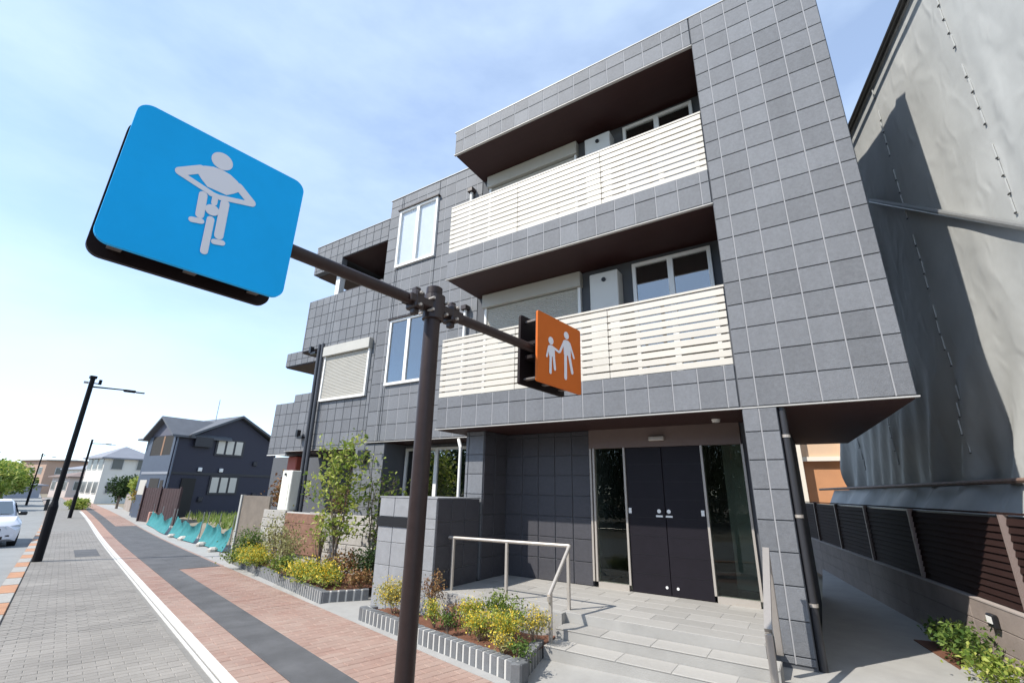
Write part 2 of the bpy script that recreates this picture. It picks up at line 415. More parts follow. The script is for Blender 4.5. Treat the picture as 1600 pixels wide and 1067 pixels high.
# white drip edges, copings, soffits
for x0, x1, y, z in ((-4.73, 1.375, -.018, 2.478), (-4.73, -.18, -.018, 5.168), (-4.73, -.18, -.018, 7.908), (-7.6, -4.735, .963, 2.466), (-11.3, -7.61, 1.463, 2.425)):
    MB().box(x0, x1, y, y+.05, z, z+.013).build('drip_edge', EDGE, B)
for x0, x1, y0, y1, z in ((-4.74, -.19, -.02, .3, 8.457), (-.19, 1.372, -.02, .3, 8.458), (-7.605, -4.745, .955, 1.3, 8.445)):
    MB().box(x0, x1, y0, y1, z, z+.016).build('coping', EDGE, B)
MB().box(-4.7, -.185, .035, 1.55, 2.470, 2.4935).build('soffit', SOFFIT, B)
MB().prism_z([(.178, .035), (1.34, .035), (.97, 4.38), (.178, 4.38)], 2.465, 2.4905).build('soffit', SOFFIT, B)
MB().box(-4.7, -.185, .035, YB-.01, 5.160, 5.1835).build('soffit', SOFFIT, B)
MB().box(-4.7, -.185, .035, YB-.01, 7.900, 7.9235).build('soffit', SOFFIT, B)
MB().box(-7.58, -4.72, 1.0, 1.62, 2.455, 2.497).build('soffit', SOFFIT, B)

# balcony railings: cream slats on dark posts
def railing(z0, z1):
    rl = MB().box(-4.73, -.187, .03, .075, z1, z1+.028).build('balcony_railing', CREAM, B)
    n = 10; p = (z1-.02-z0)/n
    cutsx = [-4.72, -3.22, -1.70, -.19]
    cache = {}
    for i in range(n):
        for a, b in zip(cutsx, cutsx[1:]):
            key = round(b-a, 3)
            if key not in cache:
                cache[key] = MB().box(-(b-a)/2+.003, (b-a)/2-.003, -.009, .009, -p*.405, p*.405, bev=.003).mesh('slat'); cache[key].materials.append(CREAM)
            link('slat', cache[key], None, rl, ((a+b)/2, .022, z0+p*(i+.5)))
    for x in (-4.66, -3.22, -2.46, -1.70, -.95, -.24):
        MB().box(x-.02, x+.02, .033, .07, z0-.02, z1).build('post', DKBROWN, rl)
railing(3.0, 4.005); railing(5.71, 6.695)

# ---- windows
def window(x0, x1, z0, z1, y, parent=B, n=2, fr=.055, curtain=None, glass=None, depth=.05, dark=True, framemat=None):
    framemat = framemat or WHITE
    f = MB()
    f.box(x0, x1, y-depth, y+.01, z0, z0+fr); f.box(x0, x1, y-depth, y+.01, z1-fr, z1)
    xs = [x0+(x1-x0)*i/n for i in range(n+1)]
    for i, x in enumerate(xs):
        a, b = (x, x+fr) if i == 0 else (x-fr, x) if i == n else (x-fr*.75, x+fr*.75)
        f.box(a, b, y-depth+.002, y+.008, z0+fr, z1-fr)
    wn = f.build('window', framemat, parent)
    for i in range(n):
        MB().box(xs[i]+fr*.8, xs[i+1]-fr*.8, y-depth*.45, y-depth*.45+.006, z0+fr*.9, z1-fr*.9).build('pane', glass or WGLASS, wn)
    if curtain: 
        c = MB().grid(60, 1, lambda u, v: (x0+fr+(x1-x0-2*fr)*u, y+.06+.012*math.sin(u*70), z0+fr+(z1-z0-2*fr)*v)); c.build('curtain', curtain, wn)
    return wn
def hole_rects(x0, x1, z0, z1, holes):
    xs = sorted({x0, x1, *[h[0] for h in holes], *[h[1] for h in holes]}); out = []
    for a, b in zip(xs, xs[1:]):
        hs = sorted([h for h in holes if h[0] < b-1e-6 and h[1] > a+1e-6], key=lambda h: h[2]); z = z0
        for h in hs:
            if h[2] > z+.01: out.append((a, b, z, h[2]))
            z = h[3]
        if z < z1-.01: out.append((a, b, z, z1))
    return out
# set-back wall left of the balconies (its wall slab is notched for the windows by boxes set in front)
H1 = [(-7.2, -5.98, 6.47, 8.0), (-7.14, -5.98, 3.65, 5.14)]
tile_field(hole_rects(-7.585, -4.73, 2.49, 8.44, H1), YB, org=(-7.585, ZL))
for h, cu in zip(H1, (CURT, None)):
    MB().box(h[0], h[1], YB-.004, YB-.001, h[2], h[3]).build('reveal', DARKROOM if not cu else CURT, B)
    window(h[0], h[1], h[2], h[3], YB-.012, glass=CGLASS if cu else WGLASS)
MB().box(-7.24, -5.94, YB-.10, YB-.012, 8.0, 8.03).build('window_hood', DKBROWN, B)
MB().box(-7.18, -5.94, YB-.10, YB-.012, 5.14, 5.165).build('window_hood', DKBROWN, B)
# wall behind the balconies: shutters, cabinets and sliding windows
def shutter(x0, x1, z0, z1, y, box_h=.27, name='shutter'):
    r = MB().box(x0-.03, x1+.03, y-.13, y-.003, z1-box_h, z1, bev=.008).build(name, SHUT, B)
    q = MB(); n = int((z1-box_h-z0)/.038); zz = z0
    prof_ = []
    for i in range(n+1):
        z = z0+(z1-box_h-z0)*i/n; prof_ += [(y-.035, z), (y-.048, z+.012), (y-.048, z+.026)]
    vs = []
    for yy, z in prof_:
        z = min(z, z1-box_h); vs += [(x0+.04, yy, z), (x1-.04, yy, z)]
    q.add(vs, [(2*i, 2*i+1, 2*i+3, 2*i+2) for i in range(len(prof_)-1)])
    q.build('shutter_curtain', SHUT, r)
    g = MB(); g.box(x0-.005, x0+.045, y-.07, y-.004, z0-.04, z1-box_h-.001); g.box(x1-.045, x1+.005, y-.07, y-.004, z0-.04, z1-box_h-.001); g.box(x0+.046, x1-.046, y-.075, y-.004, z0-.045, z0+.01)
    g.build_each('shutter_frame', WHITE, r)
for dz in (0, 2.735):
    shutter(-4.50, -2.50, 2.96+dz, 5.155+dz, YB-.004)
    cb = MB().box(-2.25, -1.77, .74, YB-.004, 3.3+dz, 4.97+dz, bev=.012).build('heater_cabinet', mat('cabinet_ivory', (.60,.585,.54), .5), B)
    MB().tube((-2.0, .745, 4.83+dz), (-2.0, .715, 4.83+dz), .035).build('vent', BLACKM, cb)
    window(-1.59, -.40, 2.98+dz, 5.08+dz, YB-.012, glass=WGLASS)
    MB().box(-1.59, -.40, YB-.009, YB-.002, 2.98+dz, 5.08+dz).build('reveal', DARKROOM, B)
# downpipe and hopper near the balcony's left end
for z0, z1 in ((2.75, 4.95), (5.5, 7.7)):
    dp = MB().tube((-4.98, YB-.07, z0), (-4.98, YB-.07, z1), .035).build('downpipe', WHITE, B)
    MB().box(-5.05, -4.91, YB-.15, YB-.015, z1, z1+.1, bev=.01).build('hopper', DKBROWN, dp)

# ---- second set-back wing on the left
Y2 = 1.485
MB().box(-10.30, -7.588, Y2, 6, 2.44, 5.14).build('wall', BACK, B)
MB().box(-11.25, -7.588, Y2, Y2+.14, 5.142, 6.655).build('parapet', BACK, B)
MB().box(-11.25, -7.588, Y2+.142, 6, 5.142, 5.6).build('floor_slab', BACK, B)
MB().box(-11.30, -7.588, Y2-.002, 6, 7.79, 8.42).build('roof_slab', BACK, B)
MB().box(-11.30, -10.02, Y2-.001, Y2+.16, 7.53, 7.788).build('fascia', BACK, B)
MB().box(-11.29, -10.03, Y2+.16, 3.0, 7.515, 7.53).build('soffit', SOFFIT, B)
MB().box(-10.02, -7.59, Y2+.02, 3.2, 7.772, 7.789).build('soffit', SOFFIT, B)
MB().box(-10.6, -7.59, 3.0, 6, 5.6, 7.79).build('wall', BACK, B)
window(-9.9, -8.4, 5.65, 7.6, 2.985, framemat=DKBROWN)
MB().box(-10.47, -10.30, Y2+.2, Y2+.37, 6.3, 7.51).build('post', WHITE, B)
MB().box(-11.3, -10.305, Y2+.03, 4, 5.12, 5.141).build('soffit', SOFFIT, B)
MB().box(-11.305, -7.6, Y2-.03, Y2+.25, 8.422, 8.436).build('coping', EDGE, B)
MB().box(-9.9, -8.3, Y2+.05, Y2+.08, 6.66, 6.72).build('hand_rail', DKBROWN, B)
H2 = [(-10.10, -8.30, 3.62, 5.09)]
R2 = [(-11.30, -10.02, 7.53, 8.42), (-10.02, -7.59, 7.79, 8.42), (-11.25, -10.30, 5.145, 6.655)] + hole_rects(-10.30, -7.59, 2.45, 6.655, H2)
tile_field(R2, Y2, org=(-7.59, ZL), joints=False)
shutter(-10.06, -8.33, 3.68, 5.08, Y2-.004, .26)
MB().box(-10.1, -8.3, Y2-.003, Y2-.0005, 3.62, 5.09).build('reveal', BACK, B)
# balcony fronts stepping down at the far left end
MB().box(-12.05, -11.22, Y2, 2.6, 2.36, 3.73).build('parapet', BACK, B)
MB().box(-11.22, -10.302, Y2+.001, 2.6, 2.43, 3.93).build('parapet', BACK, B)
tile_field([(-12.05, -11.22, 2.37, 3.73), (-11.22, -10.302, 2.44, 3.93)], Y2, org=(-7.59, ZL), joints=False)
MB().box(-12.06, -11.22, Y2-.02, Y2+.04, 2.34, 2.358).build('drip_edge', WHITE, B)
MB().box(-12.9, -10.9, 2.05, 4.0, 5.04, 5.47).build('side_canopy', BACK, B)
tile_field([(-12.9, -10.9, 5.05, 5.47)], 2.05, org=(-7.59, ZL), joints=False)
MB().box(-12.89, -10.9, 2.08, 3.9, 5.02, 5.038).build('soffit', SOFFIT, B)
# ground floor under the left wing
MB().box(-14.3, -7.9, 3.0, 6, -.5, 2.44).build('wall', BACK, B)
MB().box(-11.75, -11.35, 1.9, 2.2, 1.9, 2.34, bev=.02).build('meter_box', mat('red_box', (.42,.10,.07), .6), B)
MB().box(-12.0, -7.59, 1.55, 3.0, 2.405, 2.422).build('soffit', SOFFIT, B)
MB().box(-7.9, -7.0, 1.02, 3.2, -.4, 2.45).build('wall', BACK, B)
tile_field([(-7.9, -7.0, -.2, 2.44)], 1.02, org=(-7.9, ZL), joints=False)
MB().box(-7.7, -7.45, .90, 1.004, 2.05, 2.32, bev=.015).build('vent_hood', BLACKM, B)
MB().box(-7.0, -4.0, 1.62, 5, -.2, 2.45).build('wall', BACK, B)
tile_field(hole_rects(-7.0, -4.36, -.1, 2.44, [(-6.95, -5.2, 1.0, 2.38)]), 1.62, org=(-7.585, ZL), joints=False)
window(-6.95, -5.2, 1.0, 2.38, 1.612, n=2, glass=WGLASS)
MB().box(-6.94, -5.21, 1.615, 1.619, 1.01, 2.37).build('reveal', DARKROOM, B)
# downpipe at the end of the set-back wall
dp = MB().path([(-5.02, .97, 2.44), (-4.93, .93, 2.28), (-4.92, .92, 1.3)], .03).build('downpipe', WHITE, B)

# ---- entrance: tiled back wall, side pier, glass and doors
YD = 1.0
MB().box(-4.0, -2.46, YD+.016, 2.6, .0, 2.468).build('wall', BACK, B)
DREST = MB()
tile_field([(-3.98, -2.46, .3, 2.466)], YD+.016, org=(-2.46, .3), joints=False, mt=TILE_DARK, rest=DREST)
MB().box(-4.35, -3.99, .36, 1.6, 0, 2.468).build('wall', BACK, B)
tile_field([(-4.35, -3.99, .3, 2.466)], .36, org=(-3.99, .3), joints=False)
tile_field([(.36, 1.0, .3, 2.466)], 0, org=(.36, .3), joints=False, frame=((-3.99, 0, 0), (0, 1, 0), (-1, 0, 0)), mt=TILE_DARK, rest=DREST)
if DREST.V: DREST.build('entrance_tile_area', TILE_DARK, B, kind='stuff')
MB().box(-.33, -.169, YD, 3.0, 0, 2.468).build('wall', BACK, B)
HEAD = mat('header_panel', (.16,.115,.10), .45, .1, 5)
hd = MB().box(-2.455, -.335, YD-.03, YD+.1, 2.19, 2.468).build('door_header', HEAD, B)
MB().box(-1.52, -1.30, YD-.09, YD-.032, 2.27, 2.33, bev=.01).build('door_sensor', STEEL, hd)
fr = MB()
for x in (-2.45, -2.40, -1.925, -.85, -.345): fr.box(x-.0, x+.028, YD-.035, YD+.05, .375, 2.188)
fr.box(-2.37, -1.93, YD-.03, YD+.05, .30, .374); fr.box(-.82, -.35, YD-.03, YD+.05, .30, .374)
fr.build_each('door_frame', STEEL, B)
for a, b in ((-2.372, -1.928), (-.82, -.348)):
    MB().box(a, b, YD, YD+.012, .376, 2.186).build('side_light', GLASS, B)
STK = mat('white_sticker', (.8,.8,.78), .6)
for a, b, sx, dx, ex in ((-1.895, -1.378, -1.46, -1.43, -1.865), (-1.372, -.853, -1.33, -1.29, -.895)):
    d = MB().box(a, b, YD-.012, YD+.03, .304, 2.187, bev=.004).build('door', DOORM, B)
    for k in range(1, 8): MB().box(a+.012, b-.012, YD-.0145, YD-.011, .304+k*.235, .307+k*.235).build('groove', BLACKM, d)
    MB().tube((sx, YD-.0125, 1.33), (sx, YD-.016, 1.33), .026, n=14).build('sticker', STK, d)
    MB().box(sx-.045, sx+.045, YD-.016, YD-.0125, 1.255, 1.278).build('sticker', STK, d)
    MB().box(ex-.02, ex+.02, YD-.016, YD-.0125, 1.29, 1.36).build('sticker', STK, d)
    MB().tube((dx, YD-.0125, .40), (dx, YD-.016, .40), .017, n=12).build('sticker', STK, d)
# lobby seen through the glass
lob = MB(); lob.box(-2.46, -.33, 3.2, 3.25, .29, 2.46); lob.box(-2.47, -2.461, 1.1, 3.2, .29, 2.46); lob.build_each('lobby_wall', mat('lobby_wall', (.10,.085,.075), .6, .2, 2), B)
MB().box(-2.46, -.33, 1.06, 3.2, .27, .298).build('lobby_floor', mat('lobby_floor', (.12,.11,.10), .25), B)
MB().box(-.75, -.36, 2.1, 3.19, .3, 2.45).build('lobby_screen', mat('lobby_screen', (.30,.32,.27), .5, .08, 2), B)
LAMPW = mat('downlight', (.75,.73,.68), .4)
for x, y in ((-4.15, .45), (-.55, .62)):
    MB().tube((x, y, 2.4695), (x, y, 2.435), .055, .045, n=16).build('downlight', LAMPW, B)
# dark downpipe on the passage side of the pillar
pp = MB().tube((.215, .05, -.02), (.215, .05, 2.47), .038, n=14).build('downpipe', mat('dark_pipe', (.03,.031,.036), .4), B, smooth=True)
for z in (.55, 1.35, 2.15): MB().tube((.215, .05, z), (.215, .05, z+.03), .044, n=14).build('pipe_clip', STEEL, pp)
# twin dark service pipes on the left wing
for dx in (0, .17):
    sp = MB().tube((-10.22+dx*.9, Y2-.1, .5), (-10.32+dx*.9, Y2-.1, 5.2), .045, n=10).build('service_pipe', mat('service_pipe', (.055,.057,.065), .45), B, smooth=True)
for z in (2.72, 4.95):
    MB().box(-10.62, -10.40, Y2-.16, Y2-.05, z, z+.06).box(-10.66, -10.58, Y2-.18, Y2-.08, z+.05, z+.22).build_each('pipe_bracket', BLACKM, B)
if TREST.V: TREST.build('tile_area', TILE, B, kind='stuff')

# ---- entrance deck and steps
dk = MB().box(-3.975, -.175, -.56, 1.0, -.05, .2965).build('entrance_deck', CONC)
tag(dk, 'pale tiled entrance deck with three low steps before the black doors', 'deck')
MB().box(-3.97, -2.13, -.655, -.561, -.05, .298).build('deck_edge', CONC, dk)
def floor_tile(x0, x1, y0, y1, z, h=.011):
    g = .003; key = ('f', round(x1-x0, 3), round(y1-y0, 3))
    if key not in TCACHE:
        TCACHE[key] = MB().box(-(x1-x0)/2+g, (x1-x0)/2-g, -(y1-y0)/2+g, (y1-y0)/2-g, 0, h, bev=.0025).mesh('tile'); TCACHE[key].materials.append(DECKT)
    link('tile', TCACHE[key], None, dk, ((x0+x1)/2, (y0+y1)/2, z+random.uniform(-.0006, .0006)))
y = -.56; r = 0
while y < .99:
    y1 = min(y+.26, 1.0); x = -3.975 - (.3 if r % 2 else 0)
    while x < -.18:
        a, b = max(x, -3.975), min(x+.6, -.178)
        if b-a > .03: floor_tile(a, b, y, y1, .289)
        x += .6
    y = y1; r += 1
for k, (z, y0, y1) in enumerate(((.2, -.82, -.562), (.1, -1.08, -.822))):
    MB().box(-2.12, -.06, y0, y1 + (.0), -.05, z-.0035).build('step', CONC, dk)
    x = -2.12-(.25 if k else 0)
    while x < -.07:
        a, b = max(x, -2.12), min(x+.5, -.062)
        if b-a > .03: floor_tile(a, b, y0-.008, y1, z-.0105)
        x += .5

# ------------------------------------------------------------------ handrails
hr = root('handrail', (-2.6, -.45, .3), 'brushed steel handrail along the deck edge turning down beside the flower bed', 'handrail')
MB().tube((-3.93, -.45, .935), (-2.12, -.45, .958), .021, n=12).build('rail', STEEL, hr, smooth=True)
MB().tube((-2.12, -.45, .958), (-2.10, -1.0, .525), .021, n=12).build('rail', STEEL, hr, smooth=True)
MB().tube((-2.10, -1.0, .525), (-2.10, -.99, .47), .021, n=12).build('rail_end', STEEL, hr, smooth=True)
for x, y, z0, z1 in ((-3.85, -.45, .297, .93), (-2.99, -.45, .297, .94), (-2.14, -.45, .297, .95), (-2.10, -.965, .0, .55)):
    MB().box(x-.017, x+.017, y-.017, y+.017, z0, z1, bev=.003).build('post', STEEL, hr)
STEEL2 = mat('rail_grey', (.36,.33,.30), .35, .06, 20, metal=.5)
hr2 = root('handrail', (-.05, -.9, .1), 'short grey handrail sloping down the steps in front of the tiled pillar', 'handrail')
MB((-.085, -1.02, .52), (1, 0, 0), (0, -.64, .77), (0, .77, .64)).box(-.028, .028, -.02, .02, 0, .86).build('rail', STEEL2, hr2)
MB().box(-.113, -.057, -1.045, -.995, .0, .5, bev=.004).build('post', STEEL2, hr2)
MB().box(-.113, -.057, -.405, -.36, .2, 1.02, bev=.004).build('post', STEEL2, hr2)

# ------------------------------------------------------------------ nameplate wall with letter slot
GW = root('gate_wall', (-4.5, -.2, 0), 'pale grey tiled gate wall with a dark letter slot left of the entrance deck', 'wall')
MB().box(-5.10, -3.994, -.665, .28, -.15, 1.425).build('wall', CONC, GW)
GC = [0]; GR = MB()
tile_field([(-5.10, -3.994, -.08, 1.04), (-5.10, -3.994, 1.17, 1.43)], -.665, org=(-5.10, 1.43), mt=TILE_PALE, parent=GW, counter=GC, rest=GR, joints=False, gap=.004)
tile_field([(-4.40, -3.994, 1.04, 1.17)], -.665, org=(-5.10, 1.43), mt=TILE_PALE, parent=GW, counter=GC, rest=GR, joints=False, gap=.004)
tile_field([(-.665, .28, .295, 1.43)], 0, org=(-.665, 1.43), mt=TILE_DARK, parent=GW, counter=GC, rest=GR, joints=False, gap=.004, frame=((-3.994, 0, 0), (0, 1, 0), (-1, 0, 0)))  # right face: its shade is put into the colour by the darker tile
MB().box(-5.108, -4.42, -.70, -.66, 1.045, 1.165).build('letter_slot', BLACKM, GW)
MB().box(-5.112, -3.98, -.685, .30, 1.431, 1.447).build('coping', TILE_PALE, GW)

# ------------------------------------------------------------------ planters edged with upright bricks
SOIL = mat('bark_soil', (.165,.062,.03), .95, .5, 30, .8, 60, c2=(.10,.045,.025))
BRK = mat('grey_brick', (.125,.13,.135), .8, .2, 14, .3, 70, obj=.12)
MORT = mat('pale_mortar', (.50,.49,.46), .9)
def planter(name, label, corners, closed, soil_poly, soil_z, h=.15, bw=.078, gap=.022, depth=.10, grp='brick edged flower beds'):
    r = root(name, (corners[0][0], corners[0][1], gz(*corners[0])), label, 'planter', grp)
    for (ax, ay), (bx, by) in zip(corners, corners[1:]):
        a = Vector((ax, ay, 0)); b = Vector((bx, by, 0)); d = (b-a); ln = d.length; d.normalize(); nn = Vector((-d.y, d.x, 0))
        k = int(ln/(bw+gap)); step = ln/k
        q = MB(); 
        zs = [gz(*(a+d*(ln*i/6)).to_2d()) for i in range(7)]
        vs = []
        for i in range(7):
            p = a+d*(.03+(ln-.06)*i/6)
            for e, z in ((.001, -.05), (.001, h-.006), (depth-.004, h-.006), (depth-.004, -.05)): vs.append(p+nn*e+Vector((0, 0, zs[i]+z)))
        q.add(vs, [(4*i+j, 4*i+4+j, 4*i+5+j, 4*i+1+j) for i in range(6) for j in range(3)]+[(0,1,2,3),(27,26,25,24)])
        q.build('mortar_bed', MORT, r)
        me = MB((0, 0, 0), d, nn).box(-(step-gap)/2, (step-gap)/2, -.004, depth+.002, -.03, h, bev=.006).mesh('brick'); me.materials.append(BRK)
        for i in range(k):
            p = a+d*(step*(i+.5)); link('brick', me, None, r, (p.x, p.y, gz(p.x, p.y)+random.uniform(-.003, .003)))
    q = MB(); n = 26; poly = soil_poly   # quad patch
    A_, B_, C_, D_ = [Vector((*p, 0)) for p in poly]
    rnd = random.Random(3)
    q.grid(n, 10, lambda u, v: (lambda p: (p.x, p.y, gz(p.x, p.y)+soil_z+.03*math.sin(9*u)*math.sin(5*v)+rnd.uniform(-.012, .012)))((A_*(1-u)+B_*u)*(1-v)+(D_*(1-u)+C_*u)*v))
    q.build('soil', SOIL, r)
    return r
def w2(s, n): p = W(s, n); return (p.x, p.y)
PA = w2(3.75, -1.03); PB = w2(.72, -1.0)
planter('planter', 'grey brick edged flower bed between the gate wall and the steps', [w2(3.72, -.80), PA, PB, (-2.16, -1.0)], False,
        [(PA[0]+.06, PA[1]+.05), (PB[0]-.05, PB[1]+.08), (-2.2, -.66), (-4.6, -.668)], .11)
PC = w2(10.9, -.86); PD = w2(5.06, -1.0); PE = (-5.72, -.15)
planter('planter', 'long brick edged bed of shrubs in front of the low block wall', [PC, PD, PE], False,
        [(PC[0]+.1, PC[1]+.1), (PD[0]-.06, PD[1]+.12), (-5.8, .75), (-11.3, 1.2)], .10)

# ------------------------------------------------------------------ plants
GREEN = leafmat('leaf_green', [(.035,.075,.018), (.07,.13,.025), (.13,.20,.04), (.20,.26,.06)])
LIME = leafmat('leaf_lime', [(.10,.17,.03), (.22,.30,.05), (.38,.44,.09), (.50,.50,.14)], .4)
YELL = leafmat('leaf_yellow', [(.62,.42,.02), (.78,.56,.04), (.80,.62,.10), (.60,.48,.04)], .25)
DKG = leafmat('leaf_dark', [(.018,.04,.012), (.035,.07,.018), (.06,.10,.025)], .2)
RUST = leafmat('leaf_rust', [(.14,.05,.025), (.26,.12,.05), (.32,.20,.08), (.10,.08,.03)], .2)
PALEG = leafmat('leaf_pale', [(.17,.19,.07), (.30,.30,.12), (.44,.42,.20), (.24,.22,.08)], .3)
GRASS = leafmat('grass_blade', [(.10,.17,.03), (.20,.27,.05), (.30,.34,.10)], .3)
OLIVE = leafmat('leaf_olive', [(.05,.09,.015), (.10,.16,.025), (.18,.24,.04), (.28,.32,.06)], .3)
BARK = mat('bark', (.17,.13,.10), .9, .3, 20, .5, 40)
def leaves(b, pts, size, rnd, long=1.7, droop=.25):
    for p in pts:
        d = Vector((rnd.gauss(0, 1), rnd.gauss(0, 1), rnd.gauss(.25, .8))).normalized(); s_ = d.orthogonal().normalized()
        s_ = (Matrix.Rotation(rnd.uniform(0, 6.28), 3, d) @ s_); k = size*rnd.uniform(.6, 1.35)
        p = Vector(p); t = p+d*k*long; md = (p+t)/2+Vector((0, 0, k*droop))
        b.add([p, md+s_*k*.5, t, md-s_*k*.5], [(0, 1, 2, 3)])
def shrub(name, label, cat, loc, r, h, n, size, mt, group=None, stems=5, mt2=None, seed=0, flat=False, low=.1):
    rnd = random.Random(seed+int(abs(loc[0])*1000)); o = root(name, loc, label, cat, group); L0 = Vector(loc)
    sb = MB(); clumps = []
    for i in range(stems):
        a = rnd.uniform(0, 6.28); q = rnd.uniform(.2, .95)*r
        tip = L0+Vector((math.cos(a)*q, math.sin(a)*q, h*rnd.uniform(.5, 1)))
        mid = L0+(tip-L0)*.5+Vector((rnd.uniform(-.1, .1)*r, rnd.uniform(-.1, .1)*r, h*.06))
        sb.tube(L0+Vector((rnd.uniform(-.1, .1)*r, rnd.uniform(-.1, .1)*r, -.02)), mid, max(.004, h*.012), max(.003, h*.009), n=5).tube(mid, tip, max(.003, h*.009), .002, n=5)
        clumps += [tip, mid+(tip-mid)*.4, mid+(tip-mid)*.75, mid if h > .5 else tip]
    sb.build('stem', BARK, o)
    def cloud(nn):
        out = []
        for i in range(nn):
            c = clumps[rnd.randrange(len(clumps))]; g = r*.36
            p = c+Vector((rnd.gauss(0, g), rnd.gauss(0, g), rnd.gauss(0, g*.7)))
            p.z = max(p.z, L0.z+low*h*rnd.random()); out.append(p)
        return out
    lb = MB(); leaves(lb, cloud(n), size, rnd); lb.build('foliage', mt, o, kind='stuff')
    if mt2:
        fb = MB(); pts = [c for c in cloud(int(n*.9)) if c.z > L0.z+h*.35]; leaves(fb, [p+Vector((0, 0, size)) for p in pts], size*.95, rnd, 1.0); fb.build('flowers', mt2, o, kind='stuff')
    return o
def bedz(x, y, dz=.12): return (x, y, gz(x, y)+dz)
# flower bed by the steps: (x, y, radius, height, kind, label)
bed = [(-4.28, -1.03, .20, .34, 'p', 'pale yellow-green flowering plant at the foot of the gate wall'),
       (-3.80, -.86, .13, .50, 'o', 'tall thin brownish plant against the right corner of the gate wall'),
       (-3.52, -1.13, .11, .24, 'y', 'small yellow plant just right of the signpost'),
       (-3.33, -.98, .12, .20, 'r', 'low reddish plant at the back of the bed near the deck'),
       (-3.22, -1.25, .09, .16, 'g', 'low dark green plant at the bed edge right of the signpost'),
       (-2.98, -1.17, .15, .30, 'y', 'bushy yellow flowering plant in the middle of the bed'),
       (-2.78, -1.00, .17, .36, 'f', 'upright green plant against the deck edge behind the yellow ones'),
       (-2.72, -1.34, .15, .24, 'y', 'yellow flowering plant leaning over the front bricks'),
       (-2.48, -1.08, .15, .33, 'f', 'leafy green plant beside the second deck post'),
       (-2.40, -1.38, .15, .28, 'y', 'broad yellow flowering plant nearest the lower rail post'),
       (-2.20, -1.12, .13, .30, 'p', 'sparse pale plant beside the lower rail post'),
       (-2.30, -1.56, .10, .15, 'p', 'small pale plant at the front of the bed corner'),
       (-2.07, -1.60, .10, .15, 'g', 'small round green plant in the near corner of the bed')]
KM = {'p': (PALEG, YELL), 'o': (RUST, None), 'y': (LIME, YELL), 'r': (RUST, None), 'g': (GREEN, None), 'f': (OLIVE, None)}
for i, (x, y, r, h, k, lb) in enumerate(bed):
    shrub('flowering_plant', lb, 'plant', bedz(x, y), r, h, int(560*(r/.13)**2), .016, KM[k][0], 'plants in the front flower bed', stems=9, mt2=KM[k][1], seed=i)
bed2 = [(-10.3, .55, .28, .28, 'y', 'low yellow plant at the far end of the long bed'),
        (-9.7, .30, .25, .24, 'y', 'low yellow flowers mid-way along the far half of the long bed'),
        (-10.75, .85, .38, .55, 'g', 'dark green bush at the far end of the long bed'),
        (-10.9, .45, .26, .22, 'f', 'low bright green plant at the far tip of the long bed'),
        (-8.1, -.12, .24, .30, 'f', 'green grassy plant in the long bed left of the yellow flowers'),
        (-7.3, -.28, .26, .26, 'y', 'yellow flower clump left of the slender tree'),
        (-6.65, -.38, .27, .26, 'y', 'yellow flower clump at the near corner of the long bed'),
        (-6.05, -.05, .20, .20, 'r', 'low rusty plant beside the gate wall in the long bed'),
        (-8.75, .35, .34, .85, 'p', 'pale feathery shrub in front of the block wall'),
        (-9.9, .80, .32, .95, 'p', 'pale straggly shrub beside the grey screen panel'),
        (-8.35, .80, .22, 1.15, 'y', 'tall yellow-green shrub against the block wall'),
        (-6.35, .35, .28, .55, 'd', 'dark bushy plant in the shade beside the gate wall'),
        (-6.75, .12, .26, .45, 'r', 'brown leaved bush under the slender tree')]
KM['d'] = (DKG, None)
for i, (x, y, r, h, k, lb) in enumerate(bed2):
    shrub('shrub', lb, 'shrub', bedz(x, y), r, h, int((1300 if h < .6 else 600)*(r/.3)**2), .027 if h < .6 else .030, KM[k][0], 'shrubs in the long bed', stems=10, mt2=KM[k][1] if h < .6 else None, seed=40+i)
shrub('shrub', 'rust coloured shrub standing left of the white water heater', 'shrub', (-11.2, 1.7, .85), .42, .85, 900, .055, RUST, stems=8, seed=90)
shrub('shrub', 'reddish shrub between the service pipes and the slender tree', 'shrub', (-8.9, 1.6, .80), .28, .7, 500, .045, RUST, stems=7, seed=91)
# slender multi-stem tree
def slender_tree(name, label, loc, h, r, seed, n=1250, mt=LIME, size=.052):
    rnd = random.Random(seed); o = root(name, loc, label, 'tree'); L0 = Vector(loc); tb = MB(); cl = []
    for i in range(7):
        a = rnd.uniform(0, 6.28); q = r*rnd.uniform(.15, .75); p = L0+Vector((math.cos(a)*.1, math.sin(a)*.1, -.03)); hh = h*rnd.uniform(.72, 1)
        pts = [p]
        for k in range(1, 6):
            t = k/5; pts.append(L0+Vector((math.cos(a)*q*t+rnd.gauss(0, .03), math.sin(a)*q*t+rnd.gauss(0, .03), hh*t)))
        for k in range(5): tb.tube(pts[k], pts[k+1], .017*(1-k*.17), .017*(1-(k+1)*.17), n=6)
        for k in range(2, 6):
            for _ in range(3):
                e = pts[k]+Vector((rnd.gauss(0, .17), rnd.gauss(0, .17), rnd.uniform(-.05, .16))); tb.tube(pts[k], e, .005, .002, n=4); cl.append(e)
            if k > 3: cl.append(pts[k])
    tb.build('trunk', BARK, o)
    lb = MB(); leaves(lb, [cl[rnd.randrange(len(cl))]+Vector((rnd.gauss(0, .10), rnd.gauss(0, .10), rnd.gauss(0, .09))) for _ in range(n)], size, rnd); lb.build('crown', mt, o, kind='stuff')
slender_tree('slender_tree', 'slender multi-stemmed tree with lime leaves in the long bed', bedz(-7.15, .25), 2.35, .5, 5)
slender_tree('slender_tree', 'thin tree with sparse grey-green leaves beside the dark vent hood', bedz(-6.75, .75), 2.05, .42, 8, 480, OLIVE, .045)

